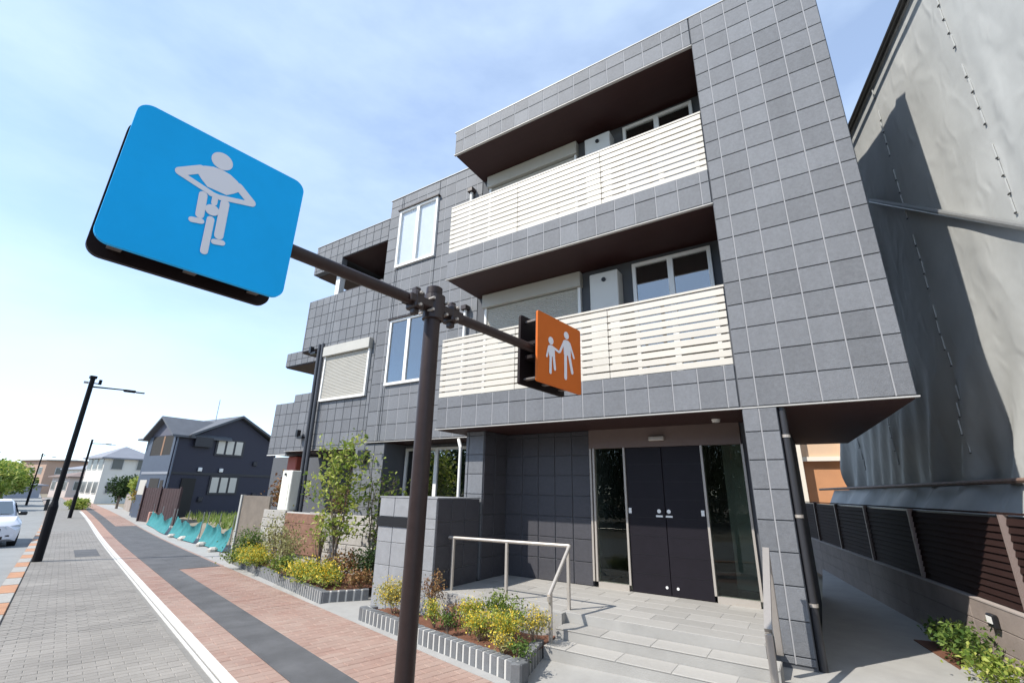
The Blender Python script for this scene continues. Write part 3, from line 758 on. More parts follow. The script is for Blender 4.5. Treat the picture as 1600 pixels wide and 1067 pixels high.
# ------------------------------------------------------------------ low block wall, corten panel, screen, heater
BLK = mat('concrete_block', (.37,.35,.32), .9, .22, 6, .4, 60, obj=.12)
bw = root('block_wall', (-9, 1.0, -.2), 'low wall of long grey concrete blocks with a rust brown panel behind the shrubs', 'wall')
MB().box(-10.95, -6.5, 1.03, 1.18, -.4, 1.0).build('wall_core', MORT, bw)
z = -.3; r = 0
while z < .98:
    x = -10.95 - (.45 if r % 2 else 0)
    while x < -6.5:
        a, b = max(x, -10.95), min(x+.9, -6.5)
        if b-a > .06 and not (a > -10.05 and b < -8.6 and .12 < z+.09 < 1.0):
            MB().box(a+.006, b-.006, .99+random.uniform(-.006, .006), 1.035, z+.005, z+.185, bev=.008).build('block', BLK, bw)
        x += .9
    z += .19; r += 1
CORT = mat('rust_panel', (.215,.115,.078), .85, .35, 7, .3, 40)
for k in range(4): MB().box(-9.98, -8.62, .955, .99, .17+k*.205, .37+k*.205, bev=.006).build('rust_board', CORT, bw)
PANW = mat('taupe_panel', (.18,.15,.12), .7, .3, 3)
scn = root('screen_panel', (-12.2, 1.15, .3), 'taupe screen panel with a white edge post left of the block wall', 'screen')
MB().box(-12.2, -10.97, 1.12, 1.17, .0, 1.32).build('panel', PANW, scn)
MB().box(-12.27, -12.2, 1.09, 1.19, -.3, 1.335).build('post', mat('grey_post', (.4,.4,.38), .6), scn)
wh = root('water_heater', (-10.6, 1.3, .95), 'tall white water heater cabinet on the block wall beside the service pipes', 'water heater')
HW = mat('heater_white', (.76,.75,.66), .5, .06, 6)
hb = MB().box(-10.62, -10.22, 1.12, 1.42, 1.02, 1.93, bev=.015).build('cabinet', HW, wh)
MB().tube((-10.47, 1.121, 1.84), (-10.47, 1.09, 1.84), .028, n=12).build('flue', BLACKM, wh)
MB().box(-10.55, -10.29, 1.112, 1.1195, 1.1, 1.65).build('panel', HW, wh)

# ------------------------------------------------------------------ signpost with two double-faced signs
AP = Vector((-1.2335, -3.950, 2.517)); AD = Vector((.139, .99, -.015)).normalized(); AN = Vector((.99, -.139, 0)).normalized()
AU = AN.cross(AD).normalized();  AU = AU if AU.z > 0 else -AU
sg = root('signpost', (-1.236, -3.953, gz(-1.24, -3.95)), 'brown steel signpost carrying a blue bicycle sign and an orange pedestrian sign', 'signpost')
px_, py_ = -1.236, -3.953
MB().tube((px_, py_, -.1), (px_, py_, 2.63), .0445, n=28).build('pole', POLE, sg, smooth=True)
MB().lathe([(.0455, -.03), (.0455, .006), (.035, .014), (0, .016)], 24, (px_, py_, 2.63)).build('pole_cap', POLE, sg, smooth=True)
AO = AP + AN*.075     # the arm is clamped to the camera side of the pole
AO = AP
MB().tube(AO-AD*1.40, AO-AD*.05, .030, n=20).build('arm', POLE, sg, smooth=True)
MB().tube(AO+AD*.05, AO+AD*1.36, .030, n=20).build('arm', POLE, sg, smooth=True)
cl = MB(AO, AD, AN, AU)
cl.lathe([(.046, -.075), (.060, -.07), (.060, .07), (.046, .075)], 24, (0, 0, 0))
for u0 in (-.16, .10):
    cl.box(u0, u0+.06, -.046, .046, -.050, .050, bev=.008); cl.box(u0+.012, u0+.048, -.020, .020, -.078, .078, bev=.005)
cl.box(-.19, .19, .026, .044, -.022, .022, bev=.004); cl.box(-.19, .19, -.044, -.026, -.022, .022, bev=.004)
cl.build_each('clamp', DKBROWN, sg)
bl = MB(AO, AD, AN, AU)
for u0 in (-.135, .13, -.05, .05):
    bl.tube((u0, -.06, .034), (u0, .062, .034), .008, n=8); bl.tube((u0, -.06, -.034), (u0, .062, -.034), .008, n=8)
bl.build_each('bolt', STEEL, sg)
def rrect(a0, a1, c0, c1, r, n=7):
    pts = []
    for cx, cz, t0 in ((a1-r, c1-r, 0), (a0+r, c1-r, 90), (a0+r, c0+r, 180), (a1-r, c0+r, 270)):
        for i in range(n+1):
            t = R(t0+90*i/n); pts.append((cx+r*math.cos(t), cz+r*math.sin(t)))
    return pts
BLUE = mat('sign_blue', (.006,.41,.86), .55, .10, 2.5, spec=.15); ORNG = mat('sign_orange', (.56,.130,.018), .55, .10, 3, spec=.15); PICT = mat('pictogram_grey_white', (.74,.74,.78), .45)
ALU = mat('sign_back', (.014,.008,.008), .6, spec=.2)
def sign(name, a0, a1, c0, c1, r, face, f_off, b_off):
    b = MB(AO, AD, AN, AU).prism(rrect(a0, a1, c0, c1, r), f_off-.016, f_off).build(name, face, sg)
    MB(AO, AD, AN, AU).prism(rrect(a0+.002, a1-.002, c0+.002, c1-.002, r), f_off-.0215, f_off-.0165).build('panel_back', ALU, b)
    MB(AO, AD, AN, AU).prism(rrect(a0, a1, c0, c1, r), b_off, b_off+.02).build('rear_panel', ALU, b)
    q = MB(AO, AD, AN, AU)
    for u in (.12, .5, .88):
        x = a0+(a1-a0)*u; q.box(x-.02, x+.02, b_off+.0205, f_off-.022, c0+.035, c0+.045); q.box(x-.012, x+.012, b_off+.0205, f_off-.022, c1-.05, c1-.035)
    q.build_each('bracket', mat('bracket_grey', (.16,.14,.13), .6), b)
    q = MB(AO, AD, AN, AU)
    for zz in (-.05, .05):
        q.box(a0+.05, a1-.05, b_off+.021, f_off-.022, zz-.012, zz+.012)
    q.build_each('stiffener', ALU, b)
    return b
bs = sign('bicycle_sign', -1.428, -.834, -.262, .292, .045, BLUE, .075, -.082)
osn = sign('pedestrian_sign', .857, 1.402, -.249, .262, .014, ORNG, .075, -.10)
def glyph(shapes, parent, c, sc_, f_off, flip=1):
    q = MB(AO+AD*c[0]+AU*c[1], AD*sc_*flip, AN, AU*sc_)
    d0 = f_off+.0008
    for i, sh in enumerate(shapes):
        d = d0+i*.00015
        if sh[0] == 'c':
            _, x, z, rx, rz = sh; q.prism([(x+rx*math.cos(2*math.pi*k/22), z+rz*math.sin(2*math.pi*k/22)) for k in range(22)], d, d+.0012)
        elif sh[0] == 'l':
            _, x0, z0, x1, z1, w_ = sh; dx, dz = x1-x0, z1-z0; ln = math.hypot(dx, dz); nx, nz_ = -dz/ln*w_/2, dx/ln*w_/2; pts = []
            t0 = math.atan2(nz_, nx)
            for k in range(9): t = t0+math.pi*k/8; pts.append((x0+w_/2*math.cos(t), z0+w_/2*math.sin(t)))
            for k in range(9): t = t0+math.pi+math.pi*k/8; pts.append((x1+w_/2*math.cos(t), z1+w_/2*math.sin(t)))
            q.prism(pts, d, d+.0012)
        else: q.prism(sh[1], d, d+.0012)
    return q.build('pictogram', PICT, parent)
# cyclist seen head-on; the thin blue outlines are gaps drawn in the sign's blue
cyc = [('c', -.016, .159, .037, .036),
       ('p', [(-.092,.078),(-.066,.106),(-.038,.119),(-.008,.123),(.022,.119),(.050,.105),(.074,.077),(.048,.048),(.026,.028),(-.040,.028),(-.064,.048)]),
       ('l', -.072, .087, -.130, .040, .032), ('l', .058, .085, .114, .042, .032),
       ('l', -.130, .034, -.022, .008, .020), ('l', .114, .036, .010, .008, .020), ('l', -.024, .006, .010, .006, .020),
       ('l', -.045, -.012, -.039, -.094, .028), ('l', .028, -.010, .035, -.146, .031),
       ('l', -.058, -.124, -.030, -.117, .021), ('l', .026, -.176, .051, -.170, .021),
       ('l', -.007, .0, -.006, -.026, .020), ('c', -.006, -.057, .023, .022), ('l', -.003, -.096, .003, -.226, .025)]
glyph(cyc, bs, (-1.135, .050), 1.0, .075)
ped = [('c', .072, .186, .032, .029), ('p', [(.030,.135),(.055,.148),(.095,.150),(.122,.138),(.128,.035),(.038,.028)]), ('l', .040, .125, -.012, .040, .022), ('l', .114, .130, .168, .035, .022),
       ('l', .058, .035, .057, -.142, .034), ('l', .105, .040, .143, -.085, .032),
       ('c', -.125, .090, .030, .029), ('p', [(-.158,.046),(-.135,.056),(-.105,.058),(-.082,.048),(-.076,-.022),(-.146,-.028)]), ('l', -.088, .044, -.026, .030, .018), ('l', -.152, .038, -.174, -.036, .018),
       ('l', -.128, -.025, -.131, -.142, .027), ('l', -.092, -.020, -.078, -.108, .026)]
glyph(ped, osn, (1.135, -.017), 1.0, .075)

# ------------------------------------------------------------------ side passage: curb wall, louvre fence, sheeted building
FD = Vector((-.208, .978, 0)).normalized(); FN = Vector((.978, .208, 0)).normalized(); FO = Vector((1.363, 2.415, 0))
def F(t, off=0, z=0): return FO+FD*t+FN*off+Vector((0, 0, z))
fm = lambda: MB(FO, FD, FN)
cw = root('curb_wall', F(1, .1), 'low brown-grey concrete wall under the louvre fence along the side passage', 'wall')
for k, (z0, z1, e) in enumerate(((-.15, .195, 0), (.2, .395, .004), (.4, .59, .001))):
    t = -4.2
    while t < 8.9:
        fm().box(t+.004, min(t+1.6, 8.9)-.004, e, .14, z0, z1, bev=.005).build('block', CONCD, cw); t += 1.6
fm().box(-4.2, 8.9, .012, .13, -.15, .585).build('wall_core', CONCD, cw)
fm().box(-4.2, 8.9, -.005, .145, .591, .605).build('coping', mat('curb_coping', (.36,.31,.28), .8, .15, 5), cw)
fe = root('louvre_fence', F(1, .07, .6), 'dark brown louvre fence with slim posts beside the side passage', 'fence')
LOUV = mat('louvre_brown', (.028,.014,.012), .8, .15, 5, spec=.15)
FPOST = mat('fence_post', (.24,.185,.165), .5)
posts = [-4.1, -1.92, .15, 1.95, 3.75, 5.55, 7.3, 8.8]
for t in posts: fm().box(t-.02, t+.02, .03, .095, .605, 1.43).build('post', FPOST, fe)
sc_cache = {}
for a, b in zip(posts, posts[1:]):
    for k in range(12):
        key = round(b-a, 3)
        if key not in sc_cache:
            q = MB((0, 0, 0), FD, FN); h = (b-a)/2-.024
            q.add([(-h,-.012,-.030),(h,-.012,-.030),(h,-.006,-.034),(-h,-.006,-.034),(-h,.004,.030),(h,.004,.030),(h,.010,.026),(-h,.010,.026)], [(0,1,5,4),(3,7,6,2),(0,3,2,1),(4,5,6,7),(0,4,7,3),(1,2,6,5)])
            sc_cache[key] = q.mesh('slat'); sc_cache[key].materials.append(LOUV)
        link('slat', sc_cache[key], None, fe, F((a+b)/2, .07, .645+k*.066))
    fm().box(a+.021, b-.021, .082, .088, .61, 1.42).build('back_panel', BLACKM, fe)
fm().box(-4.1, 8.8, .055, .085, 1.432, 1.45).build('top_rail', LOUV, fe)

SHEET = mat('scaffold_sheet', (.405,.41,.395), .65, .16, 1.1, 0, 25)
def creases(m):
    t = m.node_tree; p = t.nodes['Principled BSDF']; co = t.nodes.new('ShaderNodeTexCoord'); h = None
    for sc_, st, amp in ((1.3, (1, 1, .35), 1.0), (4.5, (1, 1, .6), .35), (260, (1, 1, 1), .015)):
        mp = t.nodes.new('ShaderNodeMapping'); mp.inputs['Scale'].default_value = st; mp.inputs['Rotation'].default_value = (.5, .3, .2)
        n = t.nodes.new('ShaderNodeTexNoise'); n.noise_type = 'RIDGED_MULTIFRACTAL' if sc_ < 100 else 'FBM'; n.inputs['Scale'].default_value = sc_; n.inputs['Detail'].default_value = 3
        n.inputs['Distortion'].default_value = .6
        k = t.nodes.new('ShaderNodeMath'); k.operation = 'MULTIPLY'; k.inputs[1].default_value = amp
        t.links.new(co.outputs['Object'], mp.inputs[0]); t.links.new(mp.outputs[0], n.inputs['Vector']); t.links.new(n.outputs['Fac'], k.inputs[0])
        if h is None: h = k.outputs[0]
        else:
            a = t.nodes.new('ShaderNodeMath'); a.operation = 'ADD'; t.links.new(h, a.inputs[0]); t.links.new(k.outputs[0], a.inputs[1]); h = a.outputs[0]
    b = t.nodes.new('ShaderNodeBump'); b.inputs['Strength'].default_value = .8; b.inputs['Distance'].default_value = .05
    t.links.new(h, b.inputs['Height']); t.links.new(b.outputs[0], p.inputs['Normal'])
creases(SHEET)
sb_ = root('sheeted_building', F(1.5, .8), 'building under repair wrapped in a pale grey scaffold sheet right of the passage', 'building')
SO = .62
def fold(t, z):
    e = min(1, max(0, (7.6-z)/.8))
    a = .016*math.sin(t*1.9+.6*math.sin(z*1.1))+.007*math.sin(t*4.1+z*1.3)+.004*math.sin(t*9.3-z*2.7)+.010*math.sin(z*1.7+t*.8)
    k = max(0, 1-(z-1.7)/1.9)      # gathered folds towards the ties at the bottom
    a += k*.085*math.sin(t*5.5+(z-1.7)*3.6+math.sin(t*1.7))*(.5+.5*math.sin(t*1.1+2))+k*.03*math.sin(t*13+z*5)
    a += .030*math.exp(-((t-1.3)**2+(z-6.9)**2)/.35)*math.sin(16*(z+t*.6))
    return a*e
q = fm(); q.grid(150, 90, lambda u, v: (lambda t, z: (t, SO+fold(t, z), z))(-9+13.9*u, 1.72+6.0*v))
q.build('sheet', SHEET, sb_, smooth=True)
q = fm(); q.grid(120, 14, lambda u, v: (lambda t, z: (t, .26+.30*v+.03*math.sin(t*7+2*v)*(1-.3*v)+.03*math.sin(t*3.1), z))(-9+14.6*u, 1.18+.54*v))
q.build('sheet_skirt', SHEET, sb_, smooth=True)
# the end face of the wrapped block and its body
fm().grid(20, 40, lambda u, v: (4.9+.03*math.sin(v*17)+.04*math.sin(u*9), SO+3.5*u+.02, 0+7.7*v)).build('sheet', SHEET, sb_, smooth=True)
fm().box(-9, 4.8, SO+.35, SO+4, -.1, 7.66).build('body', BACK, sb_)
GRS = mat('galvanised_tube', (.30,.30,.29), .4, .15, 20, metal=.6)
DTUBE = mat('dark_tube', (.05,.048,.045), .5)
q = MB(); q.tube(F(-9, SO-.05, 7.74), F(5.0, SO-.05, 7.74), .03, n=8); q.tube(F(-9, SO-.12, 7.66), F(5.0, SO-.12, 7.66), .028, n=8); q.build_each('edge_tube', DTUBE, sb_)
fm().box(-9, 5.0, SO-.02, SO+3.6, 7.70, 7.78).build('roof_sheet', SHEET, sb_)
q = MB(); q.tube(F(-9, SO-.12, 1.75), F(6.9, SO-.12, 1.75), .027, n=8); q.build('tie_tube', mat('rusty_tube', (.20,.13,.10), .6, .5, 12), sb_)
MB().tube((1.86, 2.90, 6.23), (2.46, -.02, 3.95), .035, n=10).build('brace_tube', GRS, sb_)
# seams with toggles
q = fm(); qq = fm()
for t0 in (1.75, -.55, -2.4, 3.6):
    for k in range(26):
        z = 2.1+k*.215; zz = .03*math.sin(k*2.1)
        if (k % 5) == 4: continue
        q.box(t0+zz*.3-.007, t0+zz*.3+.007, SO+fold(t0, z)-.018, SO+fold(t0, z)-.005, z, z+.17)
        qq.box(t0-.016, t0+.012, SO+fold(t0, z)-.022, SO+fold(t0, z)-.010, z-.018, z-.006)
q.build('seam', mat('sheet_seam', (.42,.425,.41), .6), sb_, kind='stuff'); qq.build('toggle', DTUBE, sb_, kind='stuff')

TAN = mat('tan_render', (.48,.235,.115), .8, .1, 2)
tb = root('tan_building', (1.2, 14, 0), 'tan rendered house with cream trim seen at the end of the passage', 'building')
MB().box(-1.0, 5, 13.5, 19, -.2, 2.72).build('wall', TAN, tb)
MB().box(-1.0, 5, 13.3, 19, 2.72, 2.86).build('string_course', mat('cream_trim', (.72,.66,.56), .6), tb)
MB().box(-1.0, 5, 13.4, 19, 2.861, 6.0).build('upper_wall', mat('tan_pale', (.60,.42,.28), .8), tb)
for x in (-.1, 1.25): MB().box(x, x+.16, 13.1, 13.45, -.1, 4.5).build('pilaster', MAT['cream_trim'], tb)
MB().tube((-.35, 12.9, 0), (-.35, 12.9, 4), .07, n=10).build('downpipe', MAT['cream_trim'], tb)

# low planting and a small floor light by the passage
shrub('shrub', 'low green shrub against the curb wall by the passage mouth', 'shrub', F(-.75, -.18, 0), .17, .27, 420, .030, GREEN, 'shrubs at the passage mouth', stems=9, seed=70)
shrub('shrub', 'larger green shrub in the near right corner of the passage', 'shrub', F(-1.4, -.20, 0), .22, .33, 700, .030, GREEN, 'shrubs at the passage mouth', stems=10, seed=71)
shrub('shrub', 'yellowish low shrub in the right corner below the green ones', 'shrub', F(-1.9, -.24, 0), .20, .24, 520, .028, LIME, 'shrubs at the passage mouth', stems=8, seed=72)
pb = fm(); pb.box(-2.9, -.5, -.40, -.002, -.1, .035); tag(pb.build('soil_strip', SOIL), 'strip of bark soil under the shrubs beside the curb wall', 'soil')
fl = root('garden_light', F(-1.45, -.06, .1), 'small black garden light with a white lens on the curb wall', 'lamp')
fm().box(-1.52, -1.40, -.05, -.006, .40, .52, bev=.008).build('housing', BLACKM, fl)
fm().box(-1.505, -1.415, -.056, -.051, .44, .50).build('lens', WHITE, fl)

# ------------------------------------------------------------------ street lamps
LAMPM = mat('lamp_black', (.008,.008,.010), .7, spec=.2)
def lamp(label, loc, dirn, h=4.55, sc_=1, detail=True):
    o = root('street_lamp', loc, label, 'street lamp', 'street lamps along the road'); L0 = Vector(loc); d = Vector(dirn).normalized()
    MB().tube(L0+Vector((0, 0, -.1)), L0+Vector((0, 0, 1.25)), .095, n=14).tube(L0+Vector((0, 0, 1.25)), L0+Vector((0, 0, 1.38)), .095, .062, n=14).tube(L0+Vector((0, 0, 1.38)), L0+Vector((0, 0, h)), .062, .055, n=14).build('pole', LAMPM, o, smooth=True)
    a0 = L0+Vector((0, 0, h-.24))
    MB().tube(a0, a0+d*.75+Vector((0, 0, .02)), .022, .018, n=8).build('arm', LAMPM, o)
    b = MB(a0+d*.7+Vector((0, 0, .005)), d, Vector((-d.y, d.x, 0))); b.box(0, .28, -.06, .06, -.035, .03, bev=.02); b.box(.28, .48, -.05, .05, -.028, .0, bev=.008); b.build('lantern', LAMPM, o)
    if detail:
        MB().box(L0.x-.07, L0.x+.07, L0.y-.07, L0.y+.07, L0.z+h-.02, L0.z+h+.05).build('cap', LAMPM, o)
        s_ = L0+Vector((0, 0, h-.14)); MB().tube(s_, s_+d*.17, .016, n=6).box((s_+d*.17).x-.03, (s_+d*.17).x+.03, (s_+d*.17).y-.03, (s_+d*.17).y+.03, s_.z-.02, s_.z+.11).build('sensor', LAMPM, o)
        MB().tube(s_-d*.06, s_-d*.16, .03, n=8).build('sensor', GRS, o)
    return o
lamp('black street lamp with a short arm standing nearest on the grey pavement', W(14.17, -4.32, .0), ND)
# ------------------------------------------------------------------ white car
def car(loc, fwd):
    o = root('parked_car', loc, 'white hatchback facing the camera at the kerb, cut by the left edge', 'car'); f = Vector(fwd).normalized(); l = Vector((-f.y, f.x, 0))
    M = lambda: MB(Vector(loc), f, l)
    CW = mat('car_white', (.70,.70,.74), .18, spec=.6); CG = mat('car_glass', (.10,.13,.16), .05); TY = mat('tyre', (.015,.015,.015), .8); CB = mat('car_black', (.012,.012,.013), .3); HL = mat('headlight', (.45,.50,.55), .08)
    # stations along the car: x, half width bottom, half width top, z low, z shoulder ; then cabin
    def loft(st, mt, name, parent=o):
        b = M(); vs = []; k = None
        for row in st: vs += row; k = len(row)
        fs = [(i*k+j, (i+1)*k+j, (i+1)*k+(j+1) % k, i*k+(j+1) % k) for i in range(len(st)-1) for j in range(k)]
        fs += [tuple(range(k)), tuple(range(len(vs)-1, len(vs)-k-1, -1))]
        b.add(vs, fs); return b.build(name, mt, parent, smooth=True)
    def ring(x, w0, w1, zl, zm, zt, wt): return [(x,-w0,zl),(x,-w1,zm-.15),(x,-w1,zm),(x,-wt,zt),(x,wt,zt),(x,w1,zm),(x,w1,zm-.15),(x,w0,zl)]
    loft([ring(2.0,.62,.70,.28,.55,.68,.5), ring(1.85,.78,.82,.2,.62,.80,.62), ring(1.3,.82,.86,.18,.72,.90,.70), ring(.85,.83,.87,.18,.80,.96,.74), ring(-.9,.83,.87,.18,.86,.98,.76), ring(-1.7,.82,.85,.2,.86,.98,.74), ring(-2.05,.74,.78,.3,.84,.94,.68)], CW, 'body')
    def ring2(x, w0, z0, w1, z1): return [(x,-w0,z0),(x,-w1,z1-.08),(x,-w1+.1,z1),(x,w1-.1,z1),(x,w1,z1-.08),(x,w0,z0)]
    loft([ring2(.95,.72,.94,.70,.98), ring2(.25,.76,.95,.62,1.42), ring2(-.4,.77,.96,.63,1.47), ring2(-1.2,.77,.96,.62,1.43), ring2(-1.95,.72,.94,.60,1.05)], CW, 'cabin')
    b = M(); b.add([(.93,-.62,1.00),(.93,.62,1.00),(.33,.53,1.39),(.33,-.53,1.39)], [(0,1,2,3)])
    for v in b.V: v += f*.035+Vector((0, 0, .02))
    b.build('windscreen', CG, o)
    for s_ in (-1, 1):
        b = M(); b.add([(.75,s_*.757,1.0),(-1.5,s_*.78,1.0),(-1.2,s_*.655,1.36),(.2,s_*.655,1.36)], [(0,1,2,3)]); b.build('side_window', CG, o)
        M().box(.72, .86, min(s_*.74, s_*.97), max(s_*.74, s_*.97), .96, 1.08, bev=.03).build('mirror', CB, o)
        b = M(); b.add([(1.99,s_*.42,.66),(1.86,s_*.80,.72),(1.80,s_*.82,.60),(1.98,s_*.50,.57)], [(0,1,2,3)])
        for v in b.V: v += f*.03
        b.build('headlight', HL, o)
        M().box(1.93, 2.0, s_*.55-.07, s_*.55+.07, .33, .42, bev=.02).build('fog_lamp', CB, o)
        for x in (1.25, -1.3):
            wv_ = M(); wv_.tube((x, s_*.66, .30), (x, s_*.86, .30), .31, n=20); wh_ = wv_.build('wheel', TY, o, smooth=True)
            M().tube((x, s_*.861, .30), (x, s_*.868, .30), .19, n=16).build('rim', GRS, wh_)
    M().box(1.96, 2.02, -.36, .36, .52, .60, bev=.01).build('grille', CB, o); M().box(1.95, 2.015, -.45, .45, .27, .36, bev=.01).build('air_intake', CB, o)
    M().box(2.02, 2.03, -.165, .165, .40, .49).build('number_plate', WHITE, o)
    return o
cp = W(22.6, -6.05, -.13)
car(cp, -SD+ND*.12)
lamp('second street lamp down the pavement, partly hidden behind the nearest one', W(36.4, -3.58), ND, detail=False)
lamp('far street lamp standing by the green trees at the left', (-62.0, 8.15, -.44), ND)
bo = MB(W(47, -4.7), SD, ND).box(-.1, .1, -.1, .1, 0, .8, bev=.02); tag(bo.build('bollard', BLACKM), 'black bollard far down the road beside the white verge', 'bollard')

# ------------------------------------------------------------------ navy house
NAVY = mat('navy_siding', (.020,.021,.040), .6, .15, 2, .35, 3, stretch=(1, 1, 14)); NAVY_SUNLIT = mat('sunlit_navy_siding', (.066,.083,.118), .6, .12, 2)  # the second siding is the same navy with sunlight put into its colour
ROOF = mat('grey_roof', (.095,.102,.115), .7, .15, 2); TRIM = mat('dark_trim', (.022,.022,.028), .5)
nh = root('navy_house', (-35.5, 10, -.44), 'navy blue two-storey gabled house behind the teal netting', 'house')
X0, Y0, ZB = -33.02, 7.54, -.6
MB().prism_z([(-38.7, Y0+.6), (-36.7, Y0+.6), (-36.7, Y0), (X0, Y0), (X0, 14.2), (-38.7, 14.2)], ZB, 4.55).build('wall', NAVY, nh)
g = MB((X0, 0, 0), (0, 1, 0), (-1, 0, 0)); g.prism([(8.6, 4.55), (13.7, 4.55), (11.2, 6.05)], 0, 5.6); g.build('gable_wall', NAVY, nh)
MB((0, Y0, 0), (1, 0, 0), (0, 1, 0)).prism([(-36.7, 4.55), (X0, 4.55), (-34.9, 5.6)], 0.02, 2).build('front_gable', mat('gable_grey', (.10,.10,.13), .7), nh)
rf = MB((X0+.35, 0, 0), (0, 1, 0), (-1, 0, 0))
rf.add([(8.2,0,4.62),(11.2,0,6.2),(14.2,0,4.62),(14.2,6.3,4.62),(11.2,6.3,6.2),(8.2,6.3,4.62),(8.2,0,4.47),(11.2,0,6.05),(14.2,0,4.47),(14.2,6.3,4.47),(11.2,6.3,6.05),(8.2,6.3,4.47)],
       [(0,1,4,5),(1,2,3,4),(6,11,10,7),(7,10,9,8),(0,6,7,1),(1,7,8,2),(0,5,11,6),(2,8,9,3)])
ro = rf.build('roof', ROOF, nh)
r2 = MB((0, Y0-.35, 0), (1, 0, 0), (0, 1, 0))
r2.add([(-37.0,0,4.45),(-34.9,0,5.78),(-32.75,0,4.52),(-37.0,3.6,4.45),(-34.9,3.6,5.78),(-32.75,3.6,4.52),(-37.0,0,4.32),(-34.9,0,5.65),(-32.75,0,4.39),(-37.0,3.6,4.32),(-34.9,3.6,5.65),(-32.75,3.6,4.39)],
       [(0,3,4,1),(1,4,5,2),(6,7,10,9),(7,8,11,10),(0,1,7,6),(1,2,8,7),(0,6,9,3),(2,5,11,8)]); r2.build('roof', ROOF, nh)
MB().box(-39.1, -36.5, Y0+.1, Y0+3, 4.40, 4.52).build('roof', ROOF, nh)
# street front: sunlight put into the colour as paler siding; balcony recess, openings
MB().box(-36.7, X0, Y0-.03, Y0-.002, ZB, 3.3).build('sunlit_front_siding', NAVY_SUNLIT, nh)
MB().box(-33.3, X0, Y0-.03, Y0-.002, 3.3, 4.5).box(-36.7, -36.2, Y0-.03, Y0-.002, 3.3, 4.5).build_each('sunlit_front_siding', NAVY_SUNLIT, nh)
MB().box(-38.7, -36.71, Y0+.57, Y0+.598, ZB, 4.4).build('sunlit_front_siding', NAVY_SUNLIT, nh)
MB().box(-36.2, -33.3, Y0-.012, Y0-.001, 3.3, 4.5).build('balcony_recess', DARKROOM, nh)
MB().box(-34.7, -34.5, Y0-.02, Y0-.013, 3.3, 4.5).build('balcony_post', mat('house_wood', (.25,.14,.08), .7), nh)
MB().box(-36.7, X0+.04, Y0-.06, Y0-.031, 2.15, 2.3).build('band', mat('band_grey', (.25,.26,.29), .6), nh)
MB().box(X0+.002, X0+.05, Y0+.05, 14.2, 2.17, 2.32).build('band', TRIM, nh)
for (y0, z0, z1) in ((10.05, 3.55, 4.42), (10.1, 1.1, 2.05)):
    fr = MB().box(X0+.003, X0+.06, y0-.12, y0+1.76, z0-.12, z1+.1).build('window', TRIM, nh)
    for k in range(3):
        MB().box(X0+.061, X0+.07, y0+k*.58, y0+k*.58+.44, z0, z1).build('pane', mat('pale_pane', (.55,.52,.46), .3), fr)  # panes in one plain pale colour
for y in (9.25, 10.55): MB().box(X0+.05, X0+.14, y-.12, y+.12, 2.38, 2.62, bev=.03).build('wall_light', WHITE, nh)
MB().box(X0+.003, X0+.1, 8.35, 9.15, ZB, 1.95).build('door_recess', DARKROOM, nh)
MB().box(X0+.003, X0+.3, 8.55, 9.6, 3.9, 4.5).build('porch_box', TRIM, nh)
for x0, x1, z0, z1 in ((-35.2, -33.9, .1, 1.9), (-36.6, -35.6, .9, 1.8), (-33.7, -33.3, .5, 1.8)):
    MB().box(x0, x1, Y0-.05, Y0-.031, z0, z1).build('window', DARKROOM if x0 > -36 else MAT['pale_pane'], nh)
MB().box(-38.0, -37.6, Y0+.55, Y0+.569, 3.0, 4.1).build('window', DARKROOM, nh)
MB().tube((X0+.38, 8.18, 4.50), (-38.9, 8.18, 4.50), .06, n=8).build('gutter', TRIM, nh)
MB().tube((X0+.06, 7.62, 4.4), (X0+.06, 7.62, -.4), .05, n=8).build('downpipe', mat('house_pipe', (.10,.12,.16), .5), nh)
for y, z in ((12.6, 2.9), (12.9, .8), (9.5, .55)): MB().box(X0+.003, X0+.13, y, y+.28, z, z+.3, bev=.03).build('vent', TRIM, nh)
MB().tube((-35, 10.5, 5.6), (-35, 10.5, 7.4), .025, n=6).build('aerial', GRS, nh)
df = root('dark_fence', (-30, 6.5, -.4), 'dark reddish board fence in front of the navy house', 'fence')
DF = mat('fence_board', (.045,.022,.022), .7, .3, 6)
for k in range(15): MB().box(-32.5+k*.3, -32.22+k*.3, 6.4, 6.45, -.5, 1.35).build('board', DF, df)
for x in (-32.55, -30.4, -28.1): MB().box(x, x+.1, 6.33, 6.39, -.5, 1.45).build('post', DF, df)

# ------------------------------------------------------------------ vacant plot: grass, earth bank, teal netting on stakes
gm = MB(); rnd = random.Random(11)
for i in range(5200):
    s_ = rnd.uniform(15.5, 31); n_ = rnd.uniform(1.2, 8.5); p = W(s_, n_, .12+.1*rnd.random()); h = rnd.uniform(.12, .5)
    d = Vector((rnd.gauss(0, .35), rnd.gauss(0, .35), 1)).normalized()*h; e = Vector((rnd.gauss(0, 1), rnd.gauss(0, 1), 0)).normalized()*.035
    gm.add([p-e, p+e, p+d], [(0, 1, 2)])
tag(gm.build('grass', GRASS), 'tall pale green grass growing on the vacant plot', 'grass', kind='stuff')
bk = MB(); bk.grid(30, 10, lambda u, v: W(14.5+17*u, -.2+9*v, -.1+.32*min(1, v*5)+.05*math.sin(u*20+v*9))); tag(bk.build('earth_bank', EARTH), kind='structure')
NET = mat('teal_netting', (.016,.17,.18), .8, .35, 5, .6, 14)
